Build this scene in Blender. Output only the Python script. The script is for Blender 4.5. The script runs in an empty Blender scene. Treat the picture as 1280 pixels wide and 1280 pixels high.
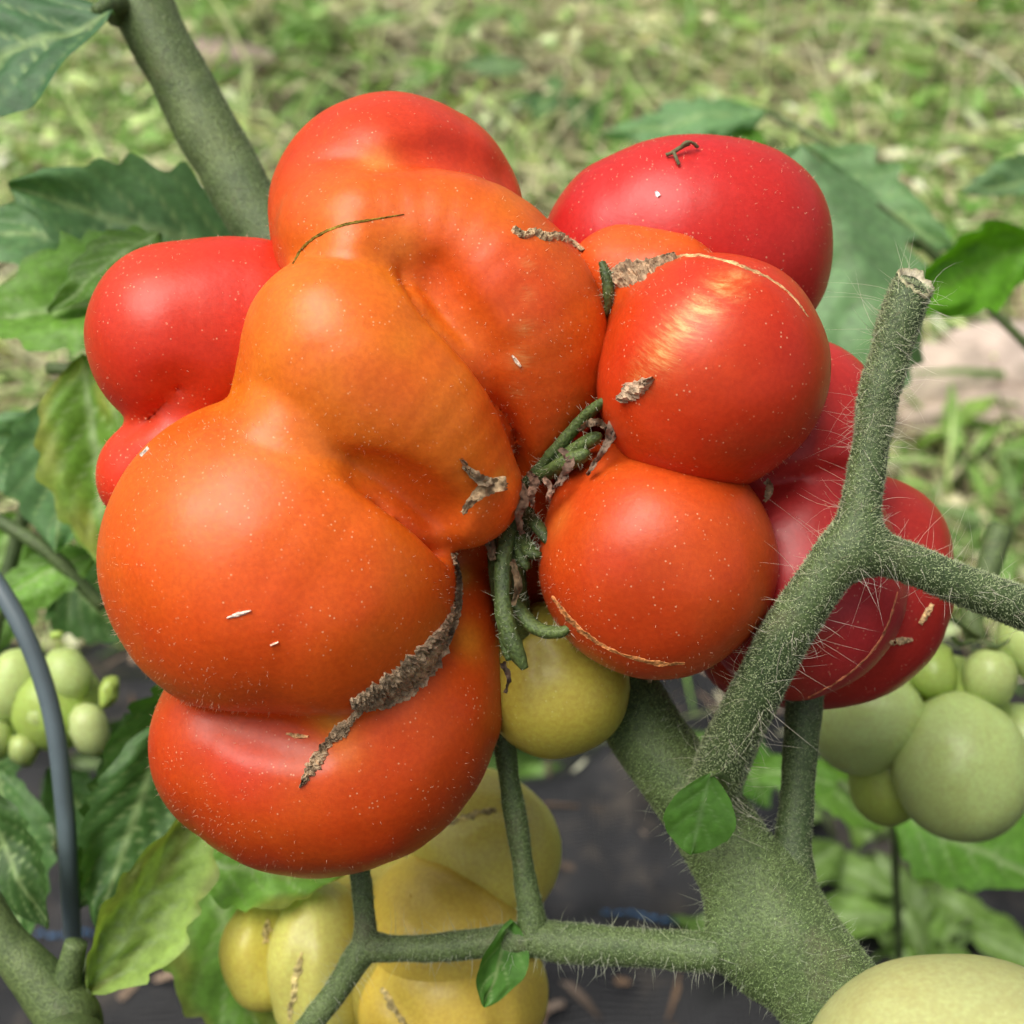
import bpy, math, random
import numpy as np
from mathutils import Vector, noise as mnoise
from mathutils.bvhtree import BVHTree

random.seed(7)
rng = np.random.default_rng(7)
S = bpy.context.scene
COL = S.collection

# ------------------------------------------------------------------ camera, world, sun, exposure
CAM_H = 0.50
PITCH = math.radians(40)
HALF = math.radians(20)
FOCUS = 0.166
cam_d = bpy.data.cameras.new('camera')
cam = bpy.data.objects.new('camera', cam_d)
COL.objects.link(cam)
cam.location = (0, 0, CAM_H)
cam.rotation_euler = (math.pi / 2 - PITCH, 0, 0)
cam_d.sensor_width = 36
cam_d.lens = 18 / math.tan(HALF)
cam_d.clip_start = 0.005
cam_d.clip_end = 300
cam_d.dof.use_dof = True
cam_d.dof.focus_distance = FOCUS
cam_d.dof.aperture_fstop = 27
S.camera = cam

SUN_EL, SUN_AZ = math.radians(68), math.radians(255)   # azimuth clockwise from +Y
w = bpy.data.worlds.new('World'); S.world = w; w.use_nodes = True
nt = w.node_tree
bg = nt.nodes['Background']
sky = nt.nodes.new('ShaderNodeTexSky'); sky.sky_type = 'NISHITA'; sky.sun_disc = False
sky.sun_elevation = SUN_EL; sky.sun_rotation = SUN_AZ
sky.air_density = 1.0; sky.dust_density = 4.0
hs = nt.nodes.new('ShaderNodeHueSaturation'); hs.inputs['Saturation'].default_value = 0.35
nt.links.new(sky.outputs[0], hs.inputs['Color']); nt.links.new(hs.outputs[0], bg.inputs[0])
bg.inputs[1].default_value = 0.07
sd = bpy.data.lights.new('sun', 'SUN'); sd.energy = 2.4; sd.angle = math.radians(50); sd.color = (1, 0.95, 0.86)
sun = bpy.data.objects.new('sun', sd); COL.objects.link(sun)
sv = Vector((math.sin(SUN_AZ) * math.cos(SUN_EL), math.cos(SUN_AZ) * math.cos(SUN_EL), math.sin(SUN_EL)))
sun.rotation_euler = sv.to_track_quat('Z', 'Y').to_euler()
S.view_settings.view_transform = 'Standard'; S.view_settings.look = 'None'
S.view_settings.gamma = 1; S.view_settings.use_curve_mapping = False
S.view_settings.exposure = 0.8
S.cycles.use_denoising = True
S.cycles.max_bounces = 6; S.cycles.diffuse_bounces = 3; S.cycles.glossy_bounces = 2; S.cycles.transmission_bounces = 3
S.cycles.use_adaptive_sampling = True; S.cycles.adaptive_threshold = 0.03; S.cycles.caustics_reflective = False; S.cycles.caustics_refractive = False

# ------------------------------------------------------------------ helpers: geometry of the view
CAMP = np.array([0, 0, CAM_H])
AX_X = np.array([1.0, 0, 0])
AX_F = np.array([0, math.cos(PITCH), -math.sin(PITCH)])
AX_U = np.array([0, math.sin(PITCH), math.cos(PITCH)])
TH = math.tan(HALF)
K = 2 * TH / 1280            # metres per picture unit per metre of depth
D0 = 0.18                    # depth of the fruit
MM0 = K * D0

def P(px, py, d):
    a = (px - 640) / 640 * TH; b = -(py - 640) / 640 * TH
    return CAMP + d * (AX_F + a * AX_X + b * AX_U)
def PZ(px, py, z):
    return P(px, py, D0 - z * MM0)
def RZ(r, z):
    return r * K * (D0 - z * MM0)
def ground_at(px, py):
    a = (px - 640) / 640 * TH; b = -(py - 640) / 640 * TH
    v = AX_F + a * AX_X + b * AX_U
    return CAMP + v * (CAM_H / -v[2])

# ------------------------------------------------------------------ helpers: objects
def tag(o, label=None, cat=None, group=None, kind=None):
    if label: o['label'] = label
    if cat: o['category'] = cat
    if group: o['group'] = group
    if kind: o['kind'] = kind
    return o
def empty(name, loc=(0, 0, 0)):
    o = bpy.data.objects.new(name, None); COL.objects.link(o); o.location = loc
    o.empty_display_size = 0.01
    return o
def mesh_obj(name, V, F, mat, parent=None, col=None, smooth=True):
    me = bpy.data.meshes.new(name)
    V = np.asarray(V, dtype=np.float64)
    if isinstance(F, np.ndarray) and F.ndim == 2:
        n, k = F.shape
        me.vertices.add(len(V)); me.vertices.foreach_set('co', V.astype(np.float32).ravel())
        me.loops.add(n * k); me.loops.foreach_set('vertex_index', F.astype(np.int32).ravel())
        me.polygons.add(n); me.polygons.foreach_set('loop_start', np.arange(0, n * k, k, dtype=np.int32))
        me.update(calc_edges=True)
    else:
        me.from_pydata([tuple(v) for v in V], [], [tuple(f) for f in F])
    if smooth:
        me.polygons.foreach_set('use_smooth', [True] * len(me.polygons))
    if col is not None:
        col = np.asarray(col, dtype=np.float32)
        if col.shape[1] == 3: col = np.hstack([col, np.zeros((len(col), 1), np.float32)])
        at = me.attributes.new('Col', 'FLOAT_COLOR', 'POINT'); at.data.foreach_set('color', col.ravel())
    me.materials.append(mat); me.validate(); me.update()
    o = bpy.data.objects.new(name, me); COL.objects.link(o)
    if parent is not None:
        o.parent = parent
        o.matrix_parent_inverse = parent.matrix_world.inverted() if False else o.matrix_parent_inverse
        pl = Vector((0, 0, 0)); q = parent
        while q is not None: pl += q.location; q = q.parent
        o.location = -pl
    return o

def catmull(pts, n):
    pts = np.asarray(pts, float)
    if len(pts) == 1: return pts
    ext = np.vstack([2 * pts[0] - pts[1], pts, 2 * pts[-1] - pts[-2]])
    out = []
    for i in range(1, len(ext) - 2):
        p0, p1, p2, p3 = ext[i - 1], ext[i], ext[i + 1], ext[i + 2]
        for t in np.arange(n) / n:
            out.append(0.5 * ((2 * p1) + (-p0 + p2) * t + (2 * p0 - 5 * p1 + 4 * p2 - p3) * t * t + (-p0 + 3 * p1 - 3 * p2 + p3) * t ** 3))
    out.append(pts[-1])
    return np.array(out)

def vnoise(p, seed=0):
    """smooth value noise, p (n,3) -> -1..1"""
    p = np.asarray(p); i = np.floor(p).astype(np.int64); f = p - i; f = f * f * (3 - 2 * f)
    r = 0
    for dx in (0, 1):
        for dy in (0, 1):
            for dz in (0, 1):
                h = (i[:, 0] + dx) * 374761393 + (i[:, 1] + dy) * 668265263 + (i[:, 2] + dz) * 2147483647 + seed * 144665
                h = (h ^ (h >> 13)) * 1274126177; h = (h ^ (h >> 16)) & 0xffff
                wgt = (f[:, 0] if dx else 1 - f[:, 0]) * (f[:, 1] if dy else 1 - f[:, 1]) * (f[:, 2] if dz else 1 - f[:, 2])
                r = r + wgt * (h / 32767.5 - 1)
    return r

# ------------------------------------------------------------------ helpers: materials
def M(name):
    m = bpy.data.materials.new(name); m.use_nodes = True
    return m, m.node_tree, m.node_tree.nodes['Principled BSDF']
def nd(t, typ, **kw):
    n = t.nodes.new(typ)
    for k, v in kw.items():
        if k in n.inputs: n.inputs[k].default_value = v
        else: setattr(n, k, v)
    return n
def noise_node(t, scale, detail=3, rough=0.6, stretch=None, coord='Object'):
    tc = t.nodes.new('ShaderNodeTexCoord')
    n = nd(t, 'ShaderNodeTexNoise'); n.inputs['Scale'].default_value = scale
    n.inputs['Detail'].default_value = detail; n.inputs['Roughness'].default_value = rough
    if stretch:
        mp = t.nodes.new('ShaderNodeMapping'); mp.inputs['Scale'].default_value = stretch[0]; mp.inputs['Rotation'].default_value = stretch[1]
        t.links.new(tc.outputs[coord], mp.inputs[0]); t.links.new(mp.outputs[0], n.inputs['Vector'])
    else:
        t.links.new(tc.outputs[coord], n.inputs['Vector'])
    return n
def ramp(t, src, a, b, pos=(0.3, 0.7)):
    r = t.nodes.new('ShaderNodeValToRGB')
    r.color_ramp.elements[0].position = pos[0]; r.color_ramp.elements[0].color = (*a, 1)
    r.color_ramp.elements[1].position = pos[1]; r.color_ramp.elements[1].color = (*b, 1)
    t.links.new(src, r.inputs[0]); return r
def mixc(t, fac, a, b, typ='MIX'):
    m = t.nodes.new('ShaderNodeMix'); m.data_type = 'RGBA'; m.blend_type = typ
    for sock, v in ((m.inputs[0], fac), (m.inputs[6], a), (m.inputs[7], b)):
        if hasattr(v, 'is_linked') or isinstance(v, bpy.types.NodeSocket): t.links.new(v, sock)
        elif isinstance(v, (int, float)): sock.default_value = v
        else: sock.default_value = (*v, 1)
    return m.outputs[2]
def bump(t, b, src, strength, dist):
    bm = t.nodes.new('ShaderNodeBump'); bm.inputs['Strength'].default_value = strength; bm.inputs['Distance'].default_value = dist
    t.links.new(src, bm.inputs['Height']); t.links.new(bm.outputs[0], b.inputs['Normal'])
def attr(t):
    a = t.nodes.new('ShaderNodeAttribute'); a.attribute_name = 'Col'; return a

def skin_material(name, rough=0.39, sss=0.1, radius=(0.004, 0.0012, 0.0004), fleck=(0.95, 0.75, 0.45), fleck_amt=0.35, streak=True):
    m, t, b = M(name)
    a = attr(t)
    n1 = noise_node(t, 140, 4)
    n2 = noise_node(t, 1500, 3)
    c = mixc(t, 1.0, a.outputs['Color'], ramp(t, n1.outputs[0], (0.95, 0.92, 0.9), (1.04, 1.07, 1.07)).outputs[0], 'MULTIPLY')
    c = mixc(t, 1.0, c, ramp(t, n2.outputs[0], (0.93, 0.89, 0.89), (1.06, 1.1, 1.1), (0.35, 0.65)).outputs[0], 'MULTIPLY')
    # tiny pale pores
    tc = t.nodes.new('ShaderNodeTexCoord')
    v = nd(t, 'ShaderNodeTexVoronoi', Scale=1300.0); t.links.new(tc.outputs['Object'], v.inputs['Vector'])
    r = ramp(t, v.outputs['Distance'], (1, 1, 1), (0, 0, 0), (0.07, 0.2))
    gate = noise_node(t, 300, 1); g = ramp(t, gate.outputs[0], (0, 0, 0), (1, 1, 1), (0.48, 0.6))
    mm = t.nodes.new('ShaderNodeMath'); mm.operation = 'MULTIPLY'
    t.links.new(r.outputs[0], mm.inputs[0]); t.links.new(g.outputs[0], mm.inputs[1])
    m2 = t.nodes.new('ShaderNodeMath'); m2.operation = 'MULTIPLY'; m2.inputs[1].default_value = fleck_amt
    t.links.new(mm.outputs[0], m2.inputs[0])
    c = mixc(t, m2.outputs[0], c, fleck)
    if streak:   # fibrous corky patch where the alpha of Col is set
        n3 = noise_node(t, 420, 5, 0.75, ((1, 1, 8), (0.0, math.radians(42), 0)))
        f = nd(t, 'ShaderNodeMath'); f.operation = 'MULTIPLY_ADD'; f.inputs[1].default_value = 2.2; f.inputs[2].default_value = -0.75
        t.links.new(n3.outputs[0], f.inputs[0])
        f2 = nd(t, 'ShaderNodeMath'); f2.operation = 'ADD'; t.links.new(f.outputs[0], f2.inputs[0]); t.links.new(a.outputs['Alpha'], f2.inputs[1])
        f3 = nd(t, 'ShaderNodeMath'); f3.operation = 'MULTIPLY'; f3.use_clamp = True; t.links.new(f2.outputs[0], f3.inputs[0]); t.links.new(a.outputs['Alpha'], f3.inputs[1])
        pc = ramp(t, n3.outputs[0], (0.58, 0.13, 0.02), (0.66, 0.36, 0.12), (0.4, 0.62))
        c = mixc(t, f3.outputs[0], c, pc.outputs[0])
    t.links.new(c, b.inputs['Base Color'])
    rr = ramp(t, n1.outputs[0], (rough - 0.06,) * 3, (rough + 0.08,) * 3); t.links.new(rr.outputs[0], b.inputs['Roughness'])
    b.inputs['Subsurface Weight'].default_value = sss
    b.inputs['Subsurface Radius'].default_value = (1, radius[1] / radius[0], radius[2] / radius[0])
    b.inputs['Subsurface Scale'].default_value = radius[0]
    b.inputs['IOR'].default_value = 1.45; b.inputs['Specular IOR Level'].default_value = 0.45
    n4 = noise_node(t, 1100, 3)
    bump(t, b, n4.outputs[0], 0.12, 0.0003)
    return m

def stem_material(name, dark, light, rough=0.6):
    m, t, b = M(name)
    n1 = noise_node(t, 160, 4); n2 = noise_node(t, 2200, 2); n3 = noise_node(t, 60, 2)
    c = mixc(t, ramp(t, n1.outputs[0], (0, 0, 0), (1, 1, 1), (0.3, 0.7)).outputs[0], dark, light)
    c = mixc(t, 1.0, c, ramp(t, n2.outputs[0], (0.65, 0.68, 0.62), (1.3, 1.3, 1.25), (0.38, 0.62)).outputs[0], 'MULTIPLY')
    c = mixc(t, 1.0, c, ramp(t, n3.outputs[0], (0.8, 0.85, 0.8), (1.12, 1.08, 1.02)).outputs[0], 'MULTIPLY')
    n5 = noise_node(t, 95, 5, 0.7); c = mixc(t, ramp(t, n5.outputs[0], (0, 0, 0), (0.55, 0.55, 0.55), (0.56, 0.72)).outputs[0], c, (0.12, 0.105, 0.06))
    t.links.new(c, b.inputs['Base Color']); b.inputs['Roughness'].default_value = rough
    b.inputs['Sheen Weight'].default_value = 0.0
    bump(t, b, n2.outputs[0], 0.5, 0.0004)
    return m

def attr_material(name, rough=0.6, transl=0.0, nscale=400, var=0.2, spec=0.5, bumps=0.3, bd=0.0004):
    m, t, b = M(name)
    a = attr(t); n = noise_node(t, nscale, 3)
    c = mixc(t, 1.0, a.outputs['Color'], ramp(t, n.outputs[0], (1 - var,) * 3, (1 + var,) * 3).outputs[0], 'MULTIPLY')
    t.links.new(c, b.inputs['Base Color']); b.inputs['Roughness'].default_value = rough
    b.inputs['Specular IOR Level'].default_value = spec
    if bumps: bump(t, b, n.outputs[0], bumps, bd)
    if transl:
        tr = t.nodes.new('ShaderNodeBsdfTranslucent')
        tc_ = mixc(t, 1.0, c, (1.25, 1.35, 0.5), 'MULTIPLY'); t.links.new(tc_, tr.inputs[0])
        ms = t.nodes.new('ShaderNodeMixShader'); ms.inputs[0].default_value = transl
        out = t.nodes['Material Output']
        t.links.new(b.outputs[0], ms.inputs[1]); t.links.new(tr.outputs[0], ms.inputs[2]); t.links.new(ms.outputs[0], out.inputs[0])
    return m
def flat_material(name, colr, rough=0.6, nscale=300, var=0.25, bumps=0.4, bd=0.0005, spec=0.5):
    m, t, b = M(name)
    n = noise_node(t, nscale, 4)
    c = mixc(t, 1.0, colr, ramp(t, n.outputs[0], (1 - var,) * 3, (1 + var,) * 3).outputs[0], 'MULTIPLY')
    t.links.new(c, b.inputs['Base Color']); b.inputs['Roughness'].default_value = rough
    b.inputs['Specular IOR Level'].default_value = spec
    bump(t, b, n.outputs[0], bumps, bd)
    return m

MAT = {}
MAT['ripe'] = skin_material('ripe_tomato_skin')
MAT['green'] = skin_material('green_tomato_skin', 0.34, 0.25, (0.004, 0.003, 0.0012), (0.7, 0.75, 0.4), 0.25, False)
MAT['stem'] = stem_material('hairy_stem', (0.055, 0.09, 0.026), (0.12, 0.168, 0.06))
MAT['shoot'] = stem_material('shoot_stem', (0.036, 0.064, 0.02), (0.085, 0.125, 0.045))
MAT['sepal'] = stem_material('green_sepal', (0.022, 0.042, 0.009), (0.09, 0.135, 0.036))  # green darkened to put the calyx gap's shade into the colour
MAT['leaf'] = attr_material('leaf', 0.5, 0.32, 500, 0.22, 0.35, 0.35, 0.0005)
MAT['hair'] = attr_material('plant_hair', 0.45, 0.25, 100, 0.05, 0.5, 0)
MAT['cork'] = attr_material('corky_scar', 0.85, 0, 1200, 0.55, 0.2, 0.9, 0.0006)
MAT['dry'] = attr_material('dry_remnant', 0.8, 0.1, 1500, 0.35, 0.2, 0.6, 0.0004)
MAT['hay'] = attr_material('dry_hay', 0.55, 0.2, 120, 0.25, 0.35, 0)
MAT['weed'] = attr_material('weed_leaf', 0.5, 0.3, 150, 0.2, 0.4, 0.2)

# ------------------------------------------------------------------ helpers: lobed fruit from a distance field
CEN = PZ(640, 640, 0)
def seg_d(X, Y, Z, a, b, r1, r2):
    bx, by, bz = b - a; l2 = max(float(bx * bx + by * by + bz * bz), 1e-12)
    x = X - a[0]; y = Y - a[1]; z = Z - a[2]
    t_ = (x * bx + y * by + z * bz) * np.float32(1 / l2); np.clip(t_, 0, 1, out=t_)
    x -= t_ * bx; y -= t_ * by; z -= t_ * bz
    return np.sqrt(x * x + y * y + z * z) - (r1 + t_ * (r2 - r1))
def field(lobes, p):
    """lobes: list of (spheres (n,4) world, k). returns blended distance and per lobe distances"""
    ds = []
    X, Y, Z = (np.ascontiguousarray(p[:, i] - CEN[i], dtype=np.float32) for i in range(3))
    for sp, k in lobes:
        c = (sp[:, :3] - CEN).astype(np.float32); r = sp[:, 3].astype(np.float32)
        best = None
        if len(sp) == 1:
            best = np.sqrt((X - c[0, 0]) ** 2 + (Y - c[0, 1]) ** 2 + (Z - c[0, 2]) ** 2) - r[0]
        for i in range(len(sp) - 1):
            d = seg_d(X, Y, Z, c[i], c[i + 1], r[i], r[i + 1])
            best = d if best is None else np.minimum(best, d)
        ds.append(best)
    out = ds[0]
    for d, (sp, k) in zip(ds[1:], lobes[1:]):
        if callable(k): k = k(X, Y, Z)
        h = np.clip(0.5 + 0.5 * (d - out) / k, 0, 1)
        out = d * (1 - h) + out * h - k * h * (1 - h)
    return out, ds

def trace(lobes, px, py):
    v = P(px, py, 1.0) - CAMP; v /= np.linalg.norm(v); t_ = 0.05
    for _ in range(40):
        d = field(lobes, (CAMP + v * t_)[None])[0][0]
        t_ += d * 0.8
        if abs(d) < 1e-5: break
    return CAMP + v * t_
def carve_fn(lobes, grooves):
    """grooves: polylines of (px, py, depth, width) cut as V-shaped folds into the skin; single points are broad dents"""
    folds, dents = [], []
    for g in grooves:
        soft = g[0] == 'dent'
        a = np.array(g[1:] if soft else g, float)
        if len(a) == 1 or soft:
            if len(a) > 1: a = catmull(a, 4)
            dents.append((np.array([trace(lobes, x, y) for x, y in a[:, :2]]), a[:, 2] * MM0 * 0.9, a[:, 3] * MM0 * 0.9)); continue
        a = catmull(a, 3); c = np.array([trace(lobes, x, y) for x, y, _, _ in a])
        h = 0.0015
        g_ = np.stack([field(lobes, c + np.eye(3)[k] * h)[0] - field(lobes, c - np.eye(3)[k] * h)[0] for k in range(3)], 1)
        g_ /= np.linalg.norm(g_, axis=1, keepdims=True) + 1e-9
        inn = -g_; inn /= np.linalg.norm(inn, axis=1, keepdims=True)
        dp = np.maximum(a[:, 2], 0) * MM0 * 0.9; wd = a[:, 3] * MM0 * 0.9
        m = 5
        for j in range(m):
            q = j / (m - 1)
            folds.append((c + inn * (dp * q)[:, None], wd * (1 - 0.75 * q) * np.clip(dp / (wd * 1.5 + 1e-9), 0.02, 1), np.clip(dp * 1.1, 0.0002, 0.0016)))
    def cuts(p):
        cut = np.full(len(p), 1.0); kk = np.full(len(p), 0.001)
        for c, rr, kv in folds:
            cen = c.mean(0); rad = np.linalg.norm(c - cen, axis=1).max() + 0.006
            near = np.where(((p - cen) ** 2).sum(1) < rad * rad)[0]
            if not len(near): continue
            q = p[near]; best = np.full(len(q), 1.0, np.float32); kb = np.full(len(q), 0.001, np.float32)
            X, Y, Z = (np.ascontiguousarray(q[:, i] - CEN[i], dtype=np.float32) for i in range(3)); cc = (c - CEN).astype(np.float32); rf = rr.astype(np.float32)
            for i in range(len(c) - 1):
                ds_ = seg_d(X, Y, Z, cc[i], cc[i + 1], rf[i], rf[i + 1]); better = ds_ < best
                best = np.where(better, ds_, best); kb = np.where(better, 0.5 * (kv[i] + kv[i + 1]), kb)
            bt = best < cut[near]; cut[near] = np.where(bt, best, cut[near]); kk[near] = np.where(bt, kb, kk[near])
        return cut, kk
    def fn(p, d):
        out = d.copy()
        for c, dp, wd in dents:
            cen = c.mean(0); rad = np.linalg.norm(c - cen, axis=1).max() + 3 * wd.max()
            near = np.where(((p - cen) ** 2).sum(1) < rad * rad)[0]
            if not len(near): continue
            q = p[near]; acc = np.zeros(len(q)); wsum = np.zeros(len(q)); best = np.full(len(q), 1e9)
            if len(c) == 1: out[near] += dp[0] * np.exp(-((q - c[0]) ** 2).sum(1) / wd[0] ** 2); continue
            for i in range(len(c) - 1):
                ba = c[i + 1] - c[i]; l2 = max(ba @ ba, 1e-14); pa = q - c[i]; t_ = np.clip(pa @ ba / l2, 0, 1)
                d2 = ((pa - t_[:, None] * ba) ** 2).sum(1); ww = wd[i] + t_ * (wd[i + 1] - wd[i])
                v = (dp[i] + t_ * (dp[i + 1] - dp[i])) * np.exp(-d2 / ww ** 2)
                acc = np.where(d2 < best, v, acc); best = np.minimum(best, d2)
            out[near] += acc
        if folds:
            cut, k = cuts(p); e = -cut
            hh = np.clip(0.5 + 0.5 * (out - e) / k, 0, 1)
            out = e * (1 - hh) + out * hh + k * hh * (1 - hh)
        return out
    fn.cuts = cuts if folds else None
    return fn
def lobed_mesh(lobes, res, lump=0.0004, seed=0, lscale=70, carve=None):
    allp = np.vstack([s for s, _ in lobes])
    lo = (allp[:, :3] - allp[:, 3:4]).min(0) - 3 * res; hi = (allp[:, :3] + allp[:, 3:4]).max(0) + 3 * res
    n = np.ceil((hi - lo) / res).astype(int) + 1
    def f(p):
        d, ds = field(lobes, p)
        d = d + lump * vnoise(p * lscale, seed) + 0.35 * lump * vnoise(p * lscale * 2.6, seed + 5)
        return d if carve is None else carve(p, d)
    BS = 4; nb = (n + BS - 1) // BS; n = nb * BS
    bi = np.stack(np.meshgrid(*[np.arange(k) for k in nb], indexing='ij'), -1).reshape(-1, 3)
    dc = field(lobes, lo + res * (bi * BS + (BS - 1) / 2))[0]
    vals = np.repeat(np.repeat(np.repeat(dc.reshape(tuple(nb)), BS, 0), BS, 1), BS, 2)
    nearb = bi[(dc < BS * res * 1.15 + 0.001) & (dc > -(BS * res * 1.15 + (0.001 if carve is None else 0.009)))]
    oo = np.stack(np.meshgrid(*[np.arange(BS)] * 3, indexing='ij'), -1).reshape(-1, 3)
    for i in range(0, len(nearb), 3000):
        ii = (nearb[i:i + 3000, None, :] * BS + oo[None]).reshape(-1, 3)
        vals[ii[:, 0], ii[:, 1], ii[:, 2]] = f(lo + res * ii)
    neg = vals < 0
    cs = np.zeros(tuple(n - 1), int)
    for dx in (0, 1):
        for dy in (0, 1):
            for dz in (0, 1):
                cs += neg[dx:n[0] - 1 + dx, dy:n[1] - 1 + dy, dz:n[2] - 1 + dz]
    act = (cs > 0) & (cs < 8)
    idx = -np.ones(tuple(n - 1), int); cells = np.argwhere(act); idx[act] = np.arange(len(cells))
    V = lo + res * (cells + 0.5)
    F = []
    for ax in range(3):
        sl0 = [slice(None)] * 3; sl1 = [slice(None)] * 3
        sl0[ax] = slice(0, -1); sl1[ax] = slice(1, None)
        a = neg[tuple(sl0)]; b = neg[tuple(sl1)]
        e = np.argwhere(a != b); sgn = a[tuple(e.T)]
        u, v = [(1, 2), (2, 0), (0, 1)][ax]
        ok = (e[:, u] > 0) & (e[:, v] > 0) & (e[:, u] < n[u] - 1) & (e[:, v] < n[v] - 1)
        e = e[ok]; sgn = sgn[ok]
        eu = np.zeros(3, int); eu[u] = 1; ev = np.zeros(3, int); ev[v] = 1
        q = np.stack([idx[tuple((e - eu - ev).T)], idx[tuple((e - ev).T)], idx[tuple(e.T)], idx[tuple((e - eu).T)]], 1)
        q[~sgn] = q[~sgn][:, ::-1]
        F.append(q)
    F = np.vstack(F)
    h = res * 0.25
    for it in range(4):
        d = f(V)
        g = np.stack([f(V + np.eye(3)[k] * h) - d for k in range(3)], 1) / h
        gl = np.linalg.norm(g, axis=1, keepdims=True) + 1e-9
        V = V - np.clip(d[:, None] / gl, -res, res) * g / gl * 0.9
        if it < 3:   # tangential relaxation keeps the quads even
            acc = np.zeros_like(V); cnt = np.zeros(len(V))
            for k in range(4):
                np.add.at(acc, F[:, k], V[F[:, (k + 1) % 4]] + V[F[:, (k - 1) % 4]]); np.add.at(cnt, F[:, k], 2)
            av = acc / np.maximum(cnt, 1)[:, None]; nn = g / gl
            dv = av - V; dv -= (dv * nn).sum(1, keepdims=True) * nn
            V = V + 0.5 * dv
    for lam in (0.5, -0.4, 0.5, -0.4, 0.35):   # take out the stair steps along the folds
        acc = np.zeros_like(V); cnt = np.zeros(len(V))
        for k in range(4):
            np.add.at(acc, F[:, k], V[F[:, (k + 1) % 4]] + V[F[:, (k - 1) % 4]]); np.add.at(cnt, F[:, k], 2)
        V = V + lam * (acc / np.maximum(cnt, 1)[:, None] - V)
    if carve is not None and carve.cuts is not None:   # smooth the bottoms of the folds
        wf = np.clip(1 - (carve.cuts(V)[0] - 0.0003) / 0.0016, 0, 1)[:, None] * 0.5
        for _ in range(10):
            acc = np.zeros_like(V); cnt = np.zeros(len(V))
            for k in range(4):
                np.add.at(acc, F[:, k], V[F[:, (k + 1) % 4]] + V[F[:, (k - 1) % 4]]); np.add.at(cnt, F[:, k], 2)
            V = V + wf * (acc / np.maximum(cnt, 1)[:, None] - V)
    return V, F

def chain(pts, sub=4):
    """[(px,py,z,r)] -> world spheres, smooth along the chain"""
    a = np.array(pts, float)
    if len(a) > 1: a = catmull(a, sub)
    return np.array([[*PZ(x, y, z), RZ(r, z)] for x, y, z, r in a])

def lobe_colours(V, lobes, cols, sig=0.002):
    _, ds = field(lobes, V)
    wts = np.exp(-np.array(ds) / sig); wts /= wts.sum(0)
    return wts.T @ np.array(cols)

# ------------------------------------------------------------------ helpers: tubes, hairs, strips, leaves
def tube(pts, radii, segs=20, sub=8, rough=0.0, nscale=300, seed=0, cap=True, flat=None, ridge=0):
    pr = np.hstack([np.asarray(pts, float), np.asarray(radii, float)[:, None]])
    pr = catmull(pr, sub); c = pr[:, :3]; r = pr[:, 3]
    T = np.gradient(c, axis=0); T /= np.linalg.norm(T, axis=1, keepdims=True) + 1e-12
    ref = np.cross(T[0], AX_U); 
    if np.linalg.norm(ref) < 0.1: ref = np.cross(T[0], AX_X)
    V = []; 
    nrm = ref / np.linalg.norm(ref)
    for i in range(len(c)):
        nrm = nrm - T[i] * (nrm @ T[i]); nrm /= np.linalg.norm(nrm); bn = np.cross(T[i], nrm)
        for k in range(segs):
            an = 2 * math.pi * k / segs
            rr = r[i] * (1 + ridge * math.cos(5 * an))
            V.append(c[i] + rr * (math.cos(an) * nrm + math.sin(an) * bn * (flat or 1)))
    V = np.array(V)
    if rough:
        cc = np.repeat(c, segs, 0); dirn = V - cc; dirn /= np.linalg.norm(dirn, axis=1, keepdims=True) + 1e-12
        V = V + dirn * (rough * (vnoise(V * nscale, seed) + 0.5 * vnoise(V * nscale * 2.3, seed + 1)))[:, None]
    F = []
    for i in range(len(c) - 1):
        for k in range(segs):
            k2 = (k + 1) % segs
            F.append((i * segs + k, i * segs + k2, (i + 1) * segs + k2, (i + 1) * segs + k))
    F = [tuple(f) for f in F]
    if cap:
        F.append(tuple(range(segs))[::-1]); F.append(tuple((len(c) - 1) * segs + k for k in range(segs)))
    return V, F
def ptube(name, pts, mat, parent, **kw):
    """pts [(px,py,z,r)]"""
    w_ = [PZ(x, y, z) for x, y, z, r in pts]; r_ = [RZ(r, z) for x, y, z, r in pts]
    V, F = tube(w_, r_, **kw)
    return mesh_obj(name, V, F, mat, parent)

def wl(o):
    """vertex positions in world space"""
    n = len(o.data.vertices); a = np.empty(n * 3, np.float32); o.data.vertices.foreach_get('co', a)
    loc = np.zeros(3); q = o
    while q is not None: loc = loc + np.array(q.location); q = q.parent
    return a.reshape(-1, 3).astype(float) + loc

def sample_surface(o, n, face_cam=True, keep=None):
    V = wl(o); me = o.data; me.calc_loop_triangles()
    tri = np.empty(len(me.loop_triangles) * 3, np.int32); me.loop_triangles.foreach_get('vertices', tri); tri = tri.reshape(-1, 3)
    A, B, C = V[tri[:, 0]], V[tri[:, 1]], V[tri[:, 2]]
    nr = np.cross(B - A, C - A); ar = np.linalg.norm(nr, axis=1); nr = nr / (ar[:, None] + 1e-20)
    wgt = ar.copy()
    if face_cam: wgt *= ((CAMP - A) * nr).sum(1) / np.linalg.norm(CAMP - A, axis=1) > -0.45
    if keep is not None: wgt = wgt * keep(A, nr)
    wgt /= wgt.sum()
    ti = rng.choice(len(tri), n, p=wgt)
    u = rng.random(n); v = rng.random(n); s = u + v > 1; u[s] = 1 - u[s]; v[s] = 1 - v[s]
    return A[ti] + u[:, None] * (B - A)[ti] + v[:, None] * (C - A)[ti], nr[ti]

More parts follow.
